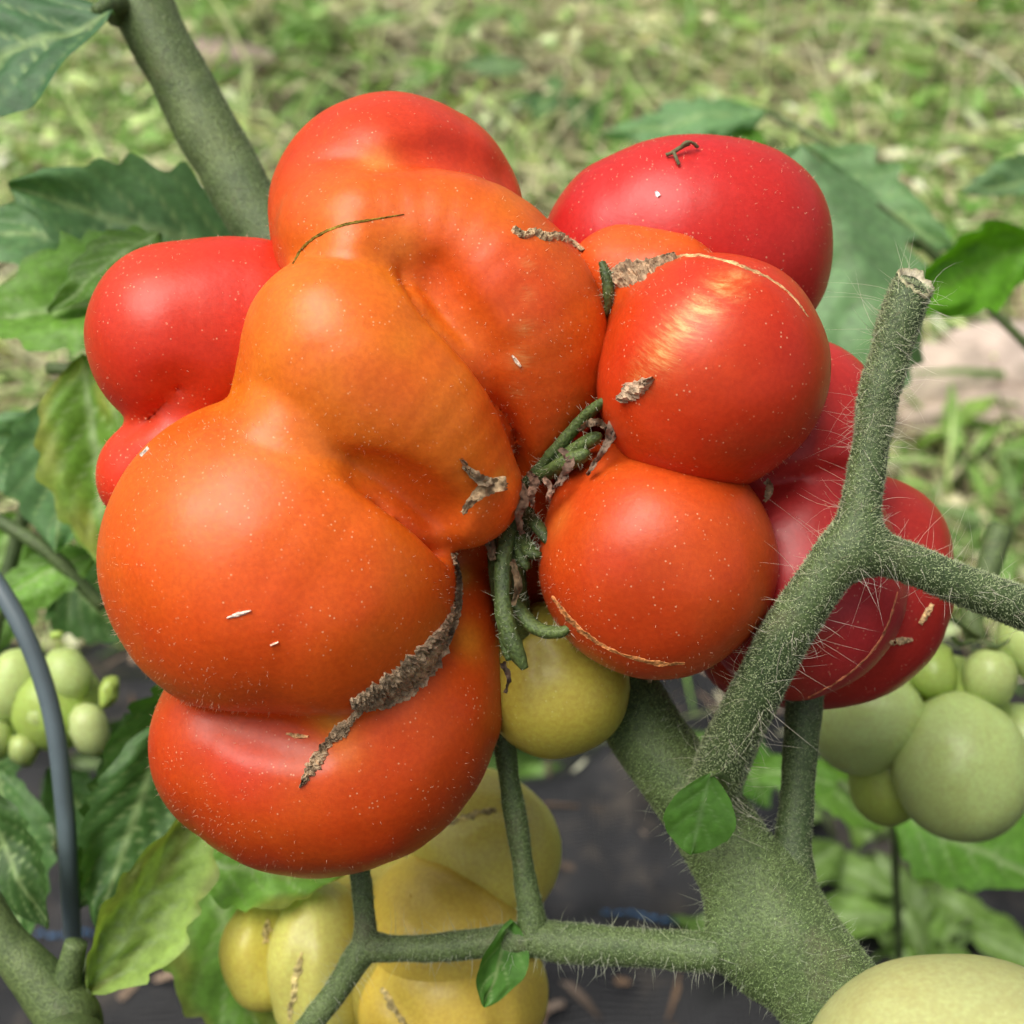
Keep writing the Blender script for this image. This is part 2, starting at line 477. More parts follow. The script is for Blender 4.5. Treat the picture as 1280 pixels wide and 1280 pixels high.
def hairs(name, o, n, length, rad, colr, lean=0.5, segs=1, bend=0.0, drift=(0, 0, 0), keep=None, cvar=0.15, parent=None):
    p, nr = sample_surface(o, n, keep=keep)
    n = len(p)
    d = nr + lean * rng.normal(size=(n, 3)) * 0.5 + np.array(drift); d /= np.linalg.norm(d, axis=1, keepdims=True)
    L = length[0] + (length[1] - length[0]) * rng.random(n) ** 2.0
    ref = np.where(np.abs(d[:, 2:3]) < 0.9, np.array([[0, 0, 1.0]]), np.array([[1.0, 0, 0]]))
    s = np.cross(d, ref); s /= np.linalg.norm(s, axis=1, keepdims=True); b = np.cross(d, s)
    bd = rng.normal(size=(n, 3)) * bend
    rings = []
    for i in range(segs):
        t_ = i / segs; rr = rad * (1 - 0.6 * t_)
        cen = p - nr * 0.00003 + d * (L * t_)[:, None] + bd * (L * t_ * t_)[:, None]
        rings.append(np.stack([cen + rr * (math.cos(a) * s + math.sin(a) * b) for a in (0, 2.094, 4.189)], 1))
    tip = p + d * L[:, None] + bd * L[:, None]
    per = 3 * segs + 1
    V = np.concatenate([r for r in rings] + [tip[:, None]], 1).reshape(-1, 3)
    base = np.arange(n) * per
    F = []
    for i in range(segs - 1):
        for k in range(3):
            a, b_ = 3 * i + k, 3 * i + (k + 1) % 3
            F.append(np.stack([base + a, base + b_, base + b_ + 3], 1)); F.append(np.stack([base + a, base + b_ + 3, base + a + 3], 1))
    i = segs - 1
    for k in range(3):
        F.append(np.stack([base + 3 * i + k, base + 3 * i + (k + 1) % 3, base + 3 * segs], 1))
    F = np.vstack(F)
    cc = np.array(colr) * (1 + cvar * rng.normal(size=(n, 1))); cc = np.clip(np.repeat(cc, per, 0), 0.02, 1)
    ho = mesh_obj(name, V, F, MAT['hair'], parent or o, cc)
    return tag(ho, kind='stuff')

LEAFCOL = dict(dark=(0.05, 0.12, 0.04), blue=(0.08, 0.175, 0.085), mid=(0.11, 0.24, 0.045), bright=(0.1, 0.23, 0.02), yellow=(0.28, 0.32, 0.05), pale=(0.18, 0.28, 0.08))
def leaf(name, base, tip, width, colr, parent, facing=None, serr=0.12, teeth=7, fold=0.25, curl=0.0, quilt=0.02, nu=48, nv=17, mat=None,
         veinc=(0.30, 0.42, 0.17), sway=0.0, round_=0.75, blotch=None, seed=0, petiole=0.0, lump=0.06):
    base = np.array(base, float); tip = np.array(tip, float)
    ax = tip - base; L = np.linalg.norm(ax); ax /= L
    f = np.array(facing if facing is not None else -AX_F, float); f -= ax * (f @ ax); f /= np.linalg.norm(f)
    sd_ = np.cross(ax, f)
    u = np.linspace(0, 1, nu); v = np.linspace(-1, 1, nv); U, Vv = np.meshgrid(u, v, indexing='ij')
    prof = np.sin(np.pi * np.clip(U, 0, 1) ** round_) ** 0.85
    tp = (U + 0.03 * np.sin(U * 17 + seed) + 0.02 * np.sign(Vv) * (seed % 3)) * teeth + 0.2 * np.sign(Vv)
    saw = (0.5 + 0.5 * np.sin(2 * np.pi * tp - 0.6 * np.sin(2 * np.pi * tp))) * (0.75 + 0.25 * np.sin(tp * 2.1 + seed))
    W = width * L * 0.5 * (prof * (1 - serr * (1 - saw) * 1.6 * np.abs(Vv) ** 3) + 0.01)
    r = np.random.default_rng(seed + 11)
    ph = (U - 0.32 * np.abs(Vv)) * (teeth + 0.0) + 0.3 * np.sign(Vv)
    sv_ = np.abs(np.sin(np.pi * ph))
    vein = np.exp(-(sv_ / 0.16) ** 2) * np.clip(1.2 - np.abs(Vv), 0, 1) + np.exp(-(Vv / 0.06) ** 2) * 1.3
    z = fold * np.abs(Vv) ** 1.3 * W + quilt * L * (sv_ - 0.5) * (1 - np.abs(Vv) ** 3) * np.sqrt(prof) - curl * L * U ** 2 
    nz = vnoise(np.stack([U.ravel() * 4 + seed * 3.1, Vv.ravel() * 2, np.full(U.size, seed * 1.7)], 1)).reshape(U.shape)
    z = z + lump * L * nz
    pos = base + U[..., None] * L * ax + (Vv * W)[..., None] * sd_ + (np.abs(Vv) * W * 0.25)[..., None] * ax + z[..., None] * f + (sway * L * np.sin(np.pi * U))[..., None] * sd_
    c = np.array(colr) * np.array([1.45, 1.4, 1.05]) * (1 + 0.16 * nz[..., None])
    c = c + (np.array(veinc) - c) * np.clip(vein, 0, 1)[..., None] * 0.75
    if blotch is not None:
        nb = vnoise(np.stack([U.ravel() * 5 + 3, Vv.ravel() * 3, np.full(U.size, seed + 0.5)], 1)).reshape(U.shape)
        mk = np.clip((nb + 0.1 + 0.6 * (np.abs(Vv) - 0.5)) * 2, 0, 1)[..., None]
        c = c * (1 - mk) + np.array(blotch) * mk
    I = np.arange(nu * nv).reshape(nu, nv)
    F = np.stack([I[:-1, :-1].ravel(), I[1:, :-1].ravel(), I[1:, 1:].ravel(), I[:-1, 1:].ravel()], 1)
    o = mesh_obj(name, pos.reshape(-1, 3), F, mat or MAT['leaf'], parent, np.clip(c.reshape(-1, 3), 0.005, 1))
    return o

# ================================================================== SETTING: ground, fabric
FAB_Y = 0.475
def ground_sheet():
    m, t, b = M('soil')
    n = noise_node(t, 9, 8, 0.7); n2 = noise_node(t, 120, 5, 0.7)
    c = ramp(t, n.outputs[0], (0.09, 0.066, 0.045), (0.07, 0.085, 0.03), (0.35, 0.65))
    c2 = mixc(t, 1.0, c.outputs[0], ramp(t, n2.outputs[0], (0.5, 0.5, 0.5), (1.6, 1.5, 1.4)).outputs[0], 'MULTIPLY')
    t.links.new(c2, b.inputs['Base Color']); b.inputs['Roughness'].default_value = 0.9
    bump(t, b, n2.outputs[0], 0.8, 0.01)
    xs = np.concatenate([[-120, -30, -8, -3], np.linspace(-1.6, 1.6, 65), [3, 8, 30, 120]])
    ys = np.concatenate([[-120, -30, -6], np.linspace(-1, 2.6, 73), [4, 8, 20, 60, 140]])
    X, Y = np.meshgrid(xs, ys, indexing='ij')
    Z = 0.008 * vnoise(np.stack([X.ravel() * 6, Y.ravel() * 6, 0 * X.ravel()], 1)).reshape(X.shape) * (np.abs(X) < 3) * (Y < 3) - 0.02
    I = np.arange(X.size).reshape(X.shape)
    F = np.stack([I[:-1, :-1].ravel(), I[1:, :-1].ravel(), I[1:, 1:].ravel(), I[:-1, 1:].ravel()], 1)
    o = mesh_obj('ground', np.stack([X.ravel(), Y.ravel(), Z.ravel()], 1), F, m)
    tag(o, 'brown soil under hay and grass beside the beds', 'ground', kind='structure')
ground_sheet()

def fab_z(x, y):
    p = np.stack([x * 7, y * 16, 0 * x], 1); q = np.stack([x * 22, y * 40, 0 * x + 3], 1)
    r_ = np.stack([x * 13 + 5, y * 9, 0 * x + 8], 1)
    return 0.008 + 0.012 * vnoise(p, 3) + 0.005 * vnoise(q, 4) + 0.016 * (1 - np.abs(vnoise(r_, 6))) ** 5 + 0.008 * (1 - np.abs(vnoise(r_ * 2.1, 9))) ** 5
def fabric():
    m, t, b = M('woven_fabric')
    tc = t.nodes.new('ShaderNodeTexCoord')
    wv = nd(t, 'ShaderNodeTexWave', Scale=160.0); wv.bands_direction = 'X'; t.links.new(tc.outputs['Object'], wv.inputs[0])
    wv2 = nd(t, 'ShaderNodeTexWave', Scale=160.0); wv2.bands_direction = 'Y'; t.links.new(tc.outputs['Object'], wv2.inputs[0])
    n = noise_node(t, 25, 5)
    c = ramp(t, n.outputs[0], (0.005, 0.0055, 0.0065), (0.016, 0.016, 0.018))
    nd_ = noise_node(t, 14, 7, 0.75); dust = mixc(t, ramp(t, nd_.outputs[0], (0, 0, 0), (0.8, 0.8, 0.8), (0.52, 0.68)).outputs[0], c.outputs[0], (0.075, 0.06, 0.045)); t.links.new(dust, b.inputs['Base Color'])
    b.inputs['Roughness'].default_value = 0.5; b.inputs['Specular IOR Level'].default_value = 0.3
    ad = nd(t, 'ShaderNodeMath'); t.links.new(wv.outputs['Fac'], ad.inputs[0]); t.links.new(wv2.outputs['Fac'], ad.inputs[1])
    bump(t, b, ad.outputs[0], 0.35, 0.001)
    nx, ny = 320, 200
    X, Y = np.meshgrid(np.linspace(-1.4, 1.4, nx), np.linspace(-0.7, 0, ny) , indexing='ij')
    edge = FAB_Y + 0.02 * vnoise(np.stack([X.ravel() * 4, 0 * X.ravel(), 0 * X.ravel()], 1), 8).reshape(X.shape)
    Y = Y * (edge + 0.7) / 0.7 + edge
    Z = fab_z(X.ravel(), Y.ravel())
    I = np.arange(X.size).reshape(X.shape)
    F = np.stack([I[:-1, :-1].ravel(), I[1:, :-1].ravel(), I[1:, 1:].ravel(), I[:-1, 1:].ravel()], 1)
    o = mesh_obj('weed_fabric', np.stack([X.ravel(), Y.ravel(), Z], 1), F, m)
    tag(o, 'wrinkled black woven weed fabric covering the bed under the plants', 'ground cover', kind='structure')
    # woven blue marker stripe: short stitches
    bm = flat_material('blue_yarn', (0.02, 0.085, 0.19), 0.6, 400, 0.5)
    V = []; F = []
    for row in (0.0,):
        for x in np.arange(-1.4, 1.4, 0.0046):
            if -0.115 < x < 0.035 or 0.07 < x < 0.165: continue      # buried under soil and wrinkles here
            x0 = x + (0.002 if row > 0 else 0); n0 = len(V)
            for xx, zz in ((x0, 0.0002), (x0 + 0.0009, 0.0012), (x0 + 0.0026, 0.0012), (x0 + 0.0036, 0.0002)):
                for dy in (-0.0007, 0.0007):
                    yy = 0.316 + 0.004 * math.sin(xx * 3) + row + dy
                    V.append((xx, yy, zz))
            for i in range(3): F.append((n0 + 2 * i, n0 + 2 * i + 2, n0 + 2 * i + 3, n0 + 2 * i + 1))
    V = np.array(V); V[:, 2] += fab_z(V[:, 0], V[:, 1]) + 0.0015
    mesh_obj('blue_stripe', V, F, bm, o)
fabric()

# ================================================================== THE RIPE TOMATO
tomato = empty('lobed_tomato', tuple(PZ(640, 640, -40)))
tag(tomato, 'large ripe orange-red lobed tomato with brown corky scars in front of the stem', 'tomato')
bpy.context.view_layer.update()
ORANGE, OR2, REDO, RED, CRIM = (0.660, 0.150, 0.010), (0.634, 0.071, 0.005), (0.563, 0.042, 0.005), (0.546, 0.024, 0.011), (0.405, 0.013, 0.014)
k1 = 0.0012
def soft_at(*pts, k0=0.0011):
    """lobes melt together near the given points and meet in a sharp fold elsewhere"""
    cs = [((PZ(x, y, z) - CEN).astype(np.float32), np.float32(sg * MM0), kk) for x, y, z, sg, kk in pts]
    def k(X, Y, Z):
        out = np.full(X.shape, k0, np.float32)
        for c, sg, kk in cs:
            out += np.float32(kk) * np.exp(-((X - c[0]) ** 2 + (Y - c[1]) ** 2 + (Z - c[2]) ** 2) / (sg * sg))
        return out
    return k
left = [
    (chain([(360, 740, 20, 150), (330, 700, 64, 200), (390, 728, 84, 176)]), k1),                                             # big lower left
    (chain([(395, 525, 70, 105), (428, 438, 110, 121), (452, 468, 116, 124), (516, 525, 98, 111), (572, 606, 66, 79)]), soft_at((345, 535, 170, 58, 0.009))),  # centre
    (chain([(455, 300, 92, 82), (560, 320, 56, 104), (632, 392, 34, 120), (660, 470, 16, 96), (655, 545, -4, 58)]), soft_at((440, 285, 165, 46, 0.006))),      # folded right
    (chain([(430, 300, 30, 88), (478, 262, -40, 136), (525, 268, -65, 132)]), soft_at((395, 275, 90, 62, 0.008))),            # top
    (chain([(325, 925, -30, 136), (395, 940, -20, 156), (478, 905, -20, 142), (535, 820, -35, 90), (552, 730, -40, 62)]), soft_at((430, 915, 110, 45, 0.004))),    # bottom
    (chain([(520, 560, -100, 180), (640, 640, -170, 130)]), k1),                                                              # heart
]
left_c = [(0.64, 0.096, 0.006), ORANGE, (0.62, 0.098, 0.007), (0.58, 0.048, 0.005), (0.50, 0.052, 0.004), REDO]
farleft = [
    (chain([(228, 424, -15, 121), (310, 420, -30, 118), (420, 440, -60, 110)]), 0.0012),
    (chain([(285, 535, -20, 66), (235, 560, -14, 74), (188, 592, -18, 68)]), 0.0014),
]
farleft_c = [(0.54, 0.030, 0.010), (0.616, 0.042, 0.011)]
upright = [
    (chain([(872, 470, 60, 130), (892, 460, 82, 142), (880, 478, 72, 138)]), 0.001),
    (chain([(780, 350, -10, 72), (830, 370, 20, 80)]), 0.002),
    (chain([(790, 500, -120, 110)]), 0.002),
]
upright_c = [(0.53, 0.040, 0.006), (0.62, 0.085, 0.009), REDO]
lowright = [(chain([(780, 640, 20, 92), (800, 700, 40, 128), (820, 706, 56, 139), (838, 702, 46, 136)]), 0.001), (chain([(770, 660, -130, 110)]), 0.002)]
lowright_c = [(0.52, 0.060, 0.006), REDO]
back = [(chain([(795, 312, -95, 118), (850, 305, -88, 131), (905, 310, -98, 130), (920, 325, -100, 118)]), 0.001), (chain([(800, 430, -130, 130)]), 0.002)]
back_c = [(0.493, 0.018, 0.014), CRIM]
farright = [
    (chain([(990, 700, -70, 128), (1000, 735, -60, 128), (985, 770, -70, 105)]), 0.0012),
    (chain([(1000, 560, -75, 105), (1000, 520, -85, 100)]), 0.0014),
    (chain([(1084, 692, -200, 102), (1060, 745, -195, 124), (1015, 775, -195, 112), (950, 800, -190, 80)]), 0.0008),
    (chain([(900, 650, -150, 150)]), 0.002),
]
farright_c = [(0.47, 0.028, 0.03), (0.50, 0.024, 0.02), (0.46, 0.022, 0.014), CRIM]

def rot_ground(V): return V
spots_all = {
    # picture point, size, colour, strength : ripening patches of the skin
    'left': [((472, 203), 22, (0.748, 0.269, 0.054), 0.7), ((400, 300), 70, ORANGE, 0.8), ((375, 555), 50, (0.704, 0.185, 0.023), 0.65), ((505, 312), 24, (0.739, 0.218, 0.027), 0.7), ((240, 620), 90, (0.704, 0.126, 0.009), 0.6),
             ((340, 800), 120, (0.651, 0.063, 0.007), 0.7), ((640, 350), 60, (0.616, 0.059, 0.013), 0.7), ((550, 340), 45, (0.686, 0.084, 0.009), 0.6), ((690, 520), 70, (0.546, 0.067, 0.009), 0.5),
             ((300, 960), 50, (0.581, 0.029, 0.013), 0.6), ((450, 1000), 90, (0.651, 0.059, 0.006), 0.5), ((560, 160), 80, (0.581, 0.038, 0.018), 0.7), ((370, 250), 60, (0.669, 0.076, 0.009), 0.6),
             ((585, 800), 26, (0.634, 0.210, 0.018), 0.8), ((575, 720), 16, (0.546, 0.252, 0.036), 0.8), ((410, 900), 22, (0.616, 0.235, 0.027), 0.9), ((430, 940), 24, (0.660, 0.151, 0.018), 0.7), ((625, 600), 14, (0.528, 0.252, 0.027), 0.8)],
    'upright': [((770, 300), 40, (0.62, 0.11, 0.012), 0.6), ((945, 530), 60, (0.50, 0.026, 0.006), 0.5), ((990, 420), 60, (0.46, 0.02, 0.009), 0.7)],
    'lowright': [((700, 650), 24, (0.6, 0.15, 0.02), 0.6), ((860, 640), 60, (0.56, 0.075, 0.01), 0.5), ((820, 800), 80, (0.48, 0.042, 0.006), 0.6)],
    'back': [((960, 250), 60, (0.528, 0.021, 0.016), 0.5)],
    'farright': [((1060, 640), 30, (0.510, 0.025, 0.027), 0.5)],
    'farleft': [((180, 350), 60, (0.634, 0.042, 0.011), 0.6)],
}
GROOVES = {
    'left': [[(500, 316, 3, 4), (510, 344, 22, 6), (542, 393, 36, 7), (592, 450, 42, 8), (632, 510, 34, 9), (650, 562, 44, 10), (654, 604, 56, 11)],
             ['dent', (524, 316, 6, 16), (542, 340, 18, 26), (578, 386, 16, 28), (620, 440, 8, 26)],
             [(424, 587, 2, 4), (448, 600, 18, 7), (486, 622, 34, 9), (528, 654, 44, 10), (560, 692, 54, 12)], ['dent', (430, 575, 6, 20), (462, 586, 26, 24), (500, 606, 38, 28), (548, 644, 38, 28)],
             ['dent', (230, 893, 3, 24), (300, 912, 16, 28), (350, 924, 22, 30), (392, 930, 20, 30)], ['dent', (485, 192, 3, 18), (520, 190, 14, 22), (570, 192, 22, 26), (635, 218, 20, 28)],
             [(368, 326, 5, 3), (400, 293, 6, 3), (450, 278, 5, 3), (500, 269, 0, 2)]],
    'farleft': [[(150, 545, 14, 5), (195, 515, 26, 5), (225, 496, 26, 5), (236, 492, 3, 3)], [(218, 488, 16, 30)]],
    'upright': [[(800, 338, 10, 5), (840, 322, 7, 4), (900, 324, 3, 2.5), (960, 348, 3, 2.5), (1010, 396, 3, 2.5)]],
    'lowright': [[(815, 770, 8, 60)]],
    'farright': [[(960, 606, 16, 5), (1010, 596, 22, 5), (1060, 590, 24, 5)]],
}
lobe_objs = []
RAW = {}
for nm, lob, cl, res in (('left', left, left_c, 0.00065), ('farleft', farleft, farleft_c, 0.0008), ('upright', upright, upright_c, 0.0008),
                         ('lowright', lowright, lowright_c, 0.0008), ('back', back, back_c, 0.0009), ('farright', farright, farright_c, 0.0009)):
    V, F = lobed_mesh(lob, res, 0.0005, len(nm) + ord(nm[0]), carve=carve_fn(lob, GROOVES[nm]) if nm in GROOVES else None)
    RAW[nm] = (V, F, lobe_colours(V, lob, cl))
allV = np.vstack([RAW[k][0] for k in RAW]); off = 0; allF = []
for k in RAW:
    allF += [tuple(f) for f in (RAW[k][1] + off)]; off += len(RAW[k][0])
BVH = BVHTree.FromPolygons([tuple(v) for v in allV], allF)
def surf(px, py):
    v = P(px, py, 1.0) - CAMP; v /= np.linalg.norm(v)
    h = BVH.ray_cast(Vector(CAMP), Vector(v))
    if h[0] is None: return None
    n = np.array(h[1]); 
    if n @ v > 0: n = -n
    return np.array(h[0]), n

LABEL = {'left': 'orange front lobes fused into one knobbly mass', 'farleft': 'bright red pair of lobes at the far side of the orange mass', 'upright': 'red-orange round lobe with a yellow fibrous patch',
         'lowright': 'smooth round orange lobe', 'back': 'deep red oval lobe', 'farright': 'crimson lobes behind the cut shoot'}
LOBE = {}
for nm in RAW:
    V, F, C = RAW[nm]
    C = C.copy(); C[:, 1] *= 1 + 0.22 * vnoise(V * 85, 21) + 0.14 * vnoise(V * 240, 22); C[:, 0] *= 1 + 0.05 * vnoise(V * 120, 23)
    A = np.zeros(len(V))
    for (pp, sg, cc, st) in spots_all.get(nm, []):
        h = surf(*pp)
        if h is None: continue
        d2 = ((V - h[0]) ** 2).sum(1); wg = (st * np.exp(-d2 / (sg * MM0) ** 2))[:, None]
        C = C * (1 - wg) + np.array(cc) * wg
    if nm == 'upright':
        for (px, py, sg, st) in ((800, 470, 20, 0.45), (825, 440, 24, 0.75), (850, 410, 24, 0.8), (878, 385, 22, 0.85), (905, 358, 20, 0.8), (925, 345, 16, 0.6)):
            h = surf(px, py); d2 = ((V - h[0]) ** 2).sum(1); A = np.maximum(A, st * np.exp(-d2 / (sg * MM0) ** 2 * 0.9))
    if nm == 'left':
        for (px, py, sg, st) in ((660, 330, 9, 0.35), (660, 370, 9, 0.4), (656, 410, 10, 0.5), (650, 450, 12, 0.55), (645, 490, 12, 0.4)):
            h = surf(px, py); d2 = ((V - h[0]) ** 2).sum(1); A = np.maximum(A, st * np.exp(-d2 / (sg * MM0) ** 2 * 0.7))
    o = mesh_obj('lobe', V, F, MAT['ripe'], tomato, np.hstack([C, A[:, None]]))
    o['label'] = LABEL[nm]
    LOBE[nm] = o
    lobe_objs.append(o)
for nm, cnt in (('left', 2600), ('farleft', 1300), ('upright', 900), ('lowright', 1000), ('back', 500), ('farright', 700)):
    hairs('fine_hairs', LOBE[nm], cnt, (0.00015, 0.0008), 0.000028, (0.85, 0.62, 0.45), lean=0.6, keep=lambda p, nr: np.clip(0.35 + 1.6 * vnoise(p * 55, 3) - 0.9 * nr[:, 2], 0.05, 1.6))

def strip(name, pts, parent, colr, jag=0.35, h=0.0004, hn=0.0005, sub=14, across=9, seed=0, mat=None, sink=0.0002, ns=900):
    """corky strip hugging the skin; pts [(px,py,halfwidth)]"""
    a = catmull(np.array(pts, float), sub)
    T = np.gradient(a[:, :2], axis=0); T /= np.linalg.norm(T, axis=1, keepdims=True) + 1e-9
    N = np.stack([-T[:, 1], T[:, 0]], 1)
    rr = np.random.default_rng(seed)
    V = []; ok = []; side = []
    for i in range(len(a)):
        wl_ = a[i, 2] * (1 + jag * (1.4 * mnoise.noise((i * 0.33, seed, 0)) + 0.8 * mnoise.noise((i * 0.9, seed, 7)) + 0.08 * rr.normal())); wr_ = a[i, 2] * (1 + jag * (1.4 * mnoise.noise((i * 0.33, seed, 3)) + 0.8 * mnoise.noise((i * 0.9, seed, 9)) + 0.08 * rr.normal()))
        for j in range(across):
            s = -1 + 2 * j / (across - 1)
            q = a[i, :2] + N[i] * s * (wl_ if s < 0 else wr_)
            hit = surf(*q)
            if hit is None: V.append(np.zeros(3)); ok.append(False)
            else:
                V.append(hit[0] + hit[1] * ((h * (1 - s * s) + hn * rr.random() * (1 - s ** 4)) - sink * (abs(s) > 0.99))); ok.append(True)
            side.append(s)
    V = np.array(V); F = []
    for i in range(len(a) - 1):
        for j in range(across - 1):
            q = (i * across + j, i * across + j + 1, (i + 1) * across + j + 1, (i + 1) * across + j)
            if all(ok[k] for k in q) and max(np.linalg.norm(V[q[0]] - V[k]) for k in q) < 0.006: F.append(q)
    nzv = vnoise(V * ns, seed)[:, None]
    side = np.abs(np.array(side))[:, None]
    C = np.array(colr) * (1 + 0.5 * nzv + 0.35 * vnoise(V * ns * 2.7, seed + 3)[:, None]) * (1 + 0.9 * np.clip(side - 0.6, 0, 1))
    return mesh_obj(name, V, F, mat or MAT['cork'], parent, np.clip(C, 0.01, 1), smooth=False)
BROWN = (0.36, 0.26, 0.165); TAN = (0.42, 0.30, 0.17); PALE = (0.52, 0.32, 0.15)
strip('scar', [(566, 690, 3), (573, 720, 4), (572, 755, 6), (560, 786, 11), (532, 826, 21), (500, 856, 23), (465, 874, 17), (438, 880, 6)], LOBE['left'], BROWN, 0.3, 0.0001, 0.0006, 16, 15, 1, sink=0.0004)
strip('scar', [(452, 884, 4), (438, 900, 5), (426, 914, 11), (412, 926, 6), (398, 948, 10), (386, 966, 8), (375, 984, 1)], LOBE['left'], (0.40, 0.29, 0.18), 0.5, 0.0001, 0.0006, 12, 11, 2, sink=0.0004)
strip('scar', [(358, 917, 2), (372, 920, 4), (386, 921, 2)], LOBE['left'], PALE, 0.2, 0.0002, 0.0002, 6, 5, 3)
strip('scar', [(575, 572, 2), (588, 590, 4), (606, 602, 6), (628, 606, 4)], LOBE['left'], (0.30, 0.2, 0.11), 0.4, 0.0006, 0.0008, 8, 5, 4)
strip('scar', [(640, 286, 4), (655, 294, 6), (668, 290, 5), (682, 296, 6), (700, 296, 5), (716, 303, 4), (730, 314, 3)], LOBE['left'], TAN, 0.5, 0.0002, 0.0004, 8, 7, 5)
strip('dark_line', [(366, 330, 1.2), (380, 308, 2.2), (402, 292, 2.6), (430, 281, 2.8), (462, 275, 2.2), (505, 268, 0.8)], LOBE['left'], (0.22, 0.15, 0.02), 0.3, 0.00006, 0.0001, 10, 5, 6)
strip('scar', [(768, 350, 12), (782, 342, 18), (802, 336, 14), (822, 328, 6), (845, 321, 3)], LOBE['upright'], (0.34, 0.23, 0.14), 0.3, 0.0002, 0.0006, 10, 9, 7)
strip('scar', [(830, 325, 2), (862, 319, 2.6), (900, 324, 1.8), (930, 334, 3), (965, 350, 1.8), (992, 372, 1.6), (1010, 396, 0.8)], LOBE['upright'], (0.58, 0.33, 0.15), 0.8, 0.00002, 0.00012, 10, 5, 8)
strip('scar', [(780, 498, 8), (792, 488, 12), (806, 480, 8), (818, 472, 2)], LOBE['upright'], (0.42, 0.3, 0.2), 0.5, 0.0004, 0.001, 8, 7, 9)
strip('scar', [(690, 745, 3), (710, 772, 6), (735, 795, 5), (770, 815, 3), (820, 829, 5), (856, 829, 2)], LOBE['lowright'], (0.62, 0.24, 0.08), 0.7, 0.00001, 0.00008, 10, 5, 10)
strip('scar', [(1010, 872, 1), (1050, 850, 1.6), (1085, 820, 2), (1108, 785, 2), (1122, 740, 1)], LOBE['farright'], (0.6, 0.2, 0.1), 0.6, 0.00002, 0.00012, 10, 5, 11)
strip('scar', [(1112, 805, 4), (1125, 801, 6), (1140, 800, 3)], LOBE['farright'], (0.7, 0.5, 0.28), 0.4, 0.0001, 0.0003, 8, 5, 12)
strip('scar', [(1150, 780, 3), (1158, 768, 5), (1165, 755, 3)], LOBE['farright'], (0.7, 0.45, 0.22), 0.4, 0.0001, 0.0003, 8, 5, 13)
for i, (pp, cc) in enumerate(((((284, 772, 1.2), (298, 768, 3.4), (314, 763, 1.0)), (0.75, 0.6, 0.5)), (((338, 806, 0.6), (348, 802, 0.6)), (0.75, 0.55, 0.42)), (((820, 240, 3), (824, 246, 4)), (0.85, 0.85, 0.85)), (((640, 444, 1.5), (646, 452, 3), (651, 458, 1.5)), (0.8, 0.65, 0.5)), (((176, 570, 1.5), (186, 560, 1.5)), (0.8, 0.7, 0.6)))):
    strip('fleck', list(pp), LOBE['left'] if pp[0][0] < 700 else LOBE['back'], cc, 0.2, 0.0002, 0.0001, 5, 5, 20 + i)

# calyx remnants, plus dark bits that paint shade into the gap
calyx = empty('calyx'); calyx.parent = tomato; calyx.location = tuple(-np.array(tomato.location))
bpy.context.view_layer.update()
def zs(px, py, lift):
    h = surf(px, py)
    if h is None: return 0
    dep = (h[0] - CAMP) @ AX_F
    return (D0 - dep) / MM0 + lift
def sepal(pts, mat='sepal', nm='sepal', flat=0.75, segs=10, **kw):
    if nm == 'sepal': pts = [(x, y, z, r * (1.0 if i < len(pts) - 1 else 0.7)) for i, (x, y, z, r) in enumerate(pts)]
    return ptube(nm, pts, MAT[mat], calyx, segs=segs, sub=6, rough=0.00012, nscale=900, flat=flat, **kw)
sep = []
sep.append(sepal([(640, 625, 20, 10), (690, 568, 60, 10), (728, 524, 82, 10), (755, 502, 100, 9), (783, 492, 118, 7)]))
sep.append(sepal([(668, 600, 40, 11), (700, 582, 75, 13), (728, 570, 92, 12), (737, 566, 96, 8)]))
sep.append(sepal([(690, 580, 50, 9), (728, 556, 80, 12), (745, 547, 90, 11), (752, 543, 92, 6)]))
sep.append(sepal([(640, 630, 20, 14), (630, 690, 55, 12), (628, 745, 75, 11), (632, 780, 82, 12), (644, 812, 84, 11), (656, 836, 82, 8)]))
sep.append(sepal([(632, 760, 70, 10), (632, 800, 80, 8), (636, 826, 82, 4)]))
sep.append(sepal([(650, 640, 30, 8), (670, 655, 60, 10), (682, 672, 75, 8), (690, 682, 80, 4)]))
sep.append(sepal([(650, 670, 40, 9), (664, 690, 66, 11), (676, 694, 74, 7)]))
sep.append(sepal([(640, 750, 50, 12), (668, 784, 70, 12), (696, 790, 84, 11), (714, 784, 90, 9)]))
sep.append(sepal([(645, 655, 30, 9), (655, 700, 55, 9), (660, 712, 58, 6)]))
sep.append(sepal([(752, 328, 70, 6), (758, 345, 72, 9), (761, 370, 66, 9), (758, 395, 55, 6)]))
for s_ in sep: hairs('sepal_hairs', s_, 70, (0.0003, 0.0016), 0.00003, (0.7, 0.75, 0.6), 0.8, 2, 0.3)
pedicel = sepal([(650, 620, -40, 30), (640, 660, 10, 26), (634, 700, 25, 24), (640, 760, 5, 22), (655, 800, -40, 20)], nm='pedicel', flat=1, segs=16)
hairs('sepal_hairs', pedicel, 700, (0.0002, 0.0008), 0.00003, (0.2, 0.22, 0.12), 0.8)  # hair colour darkened to paint the shaded hollow round the pedicel
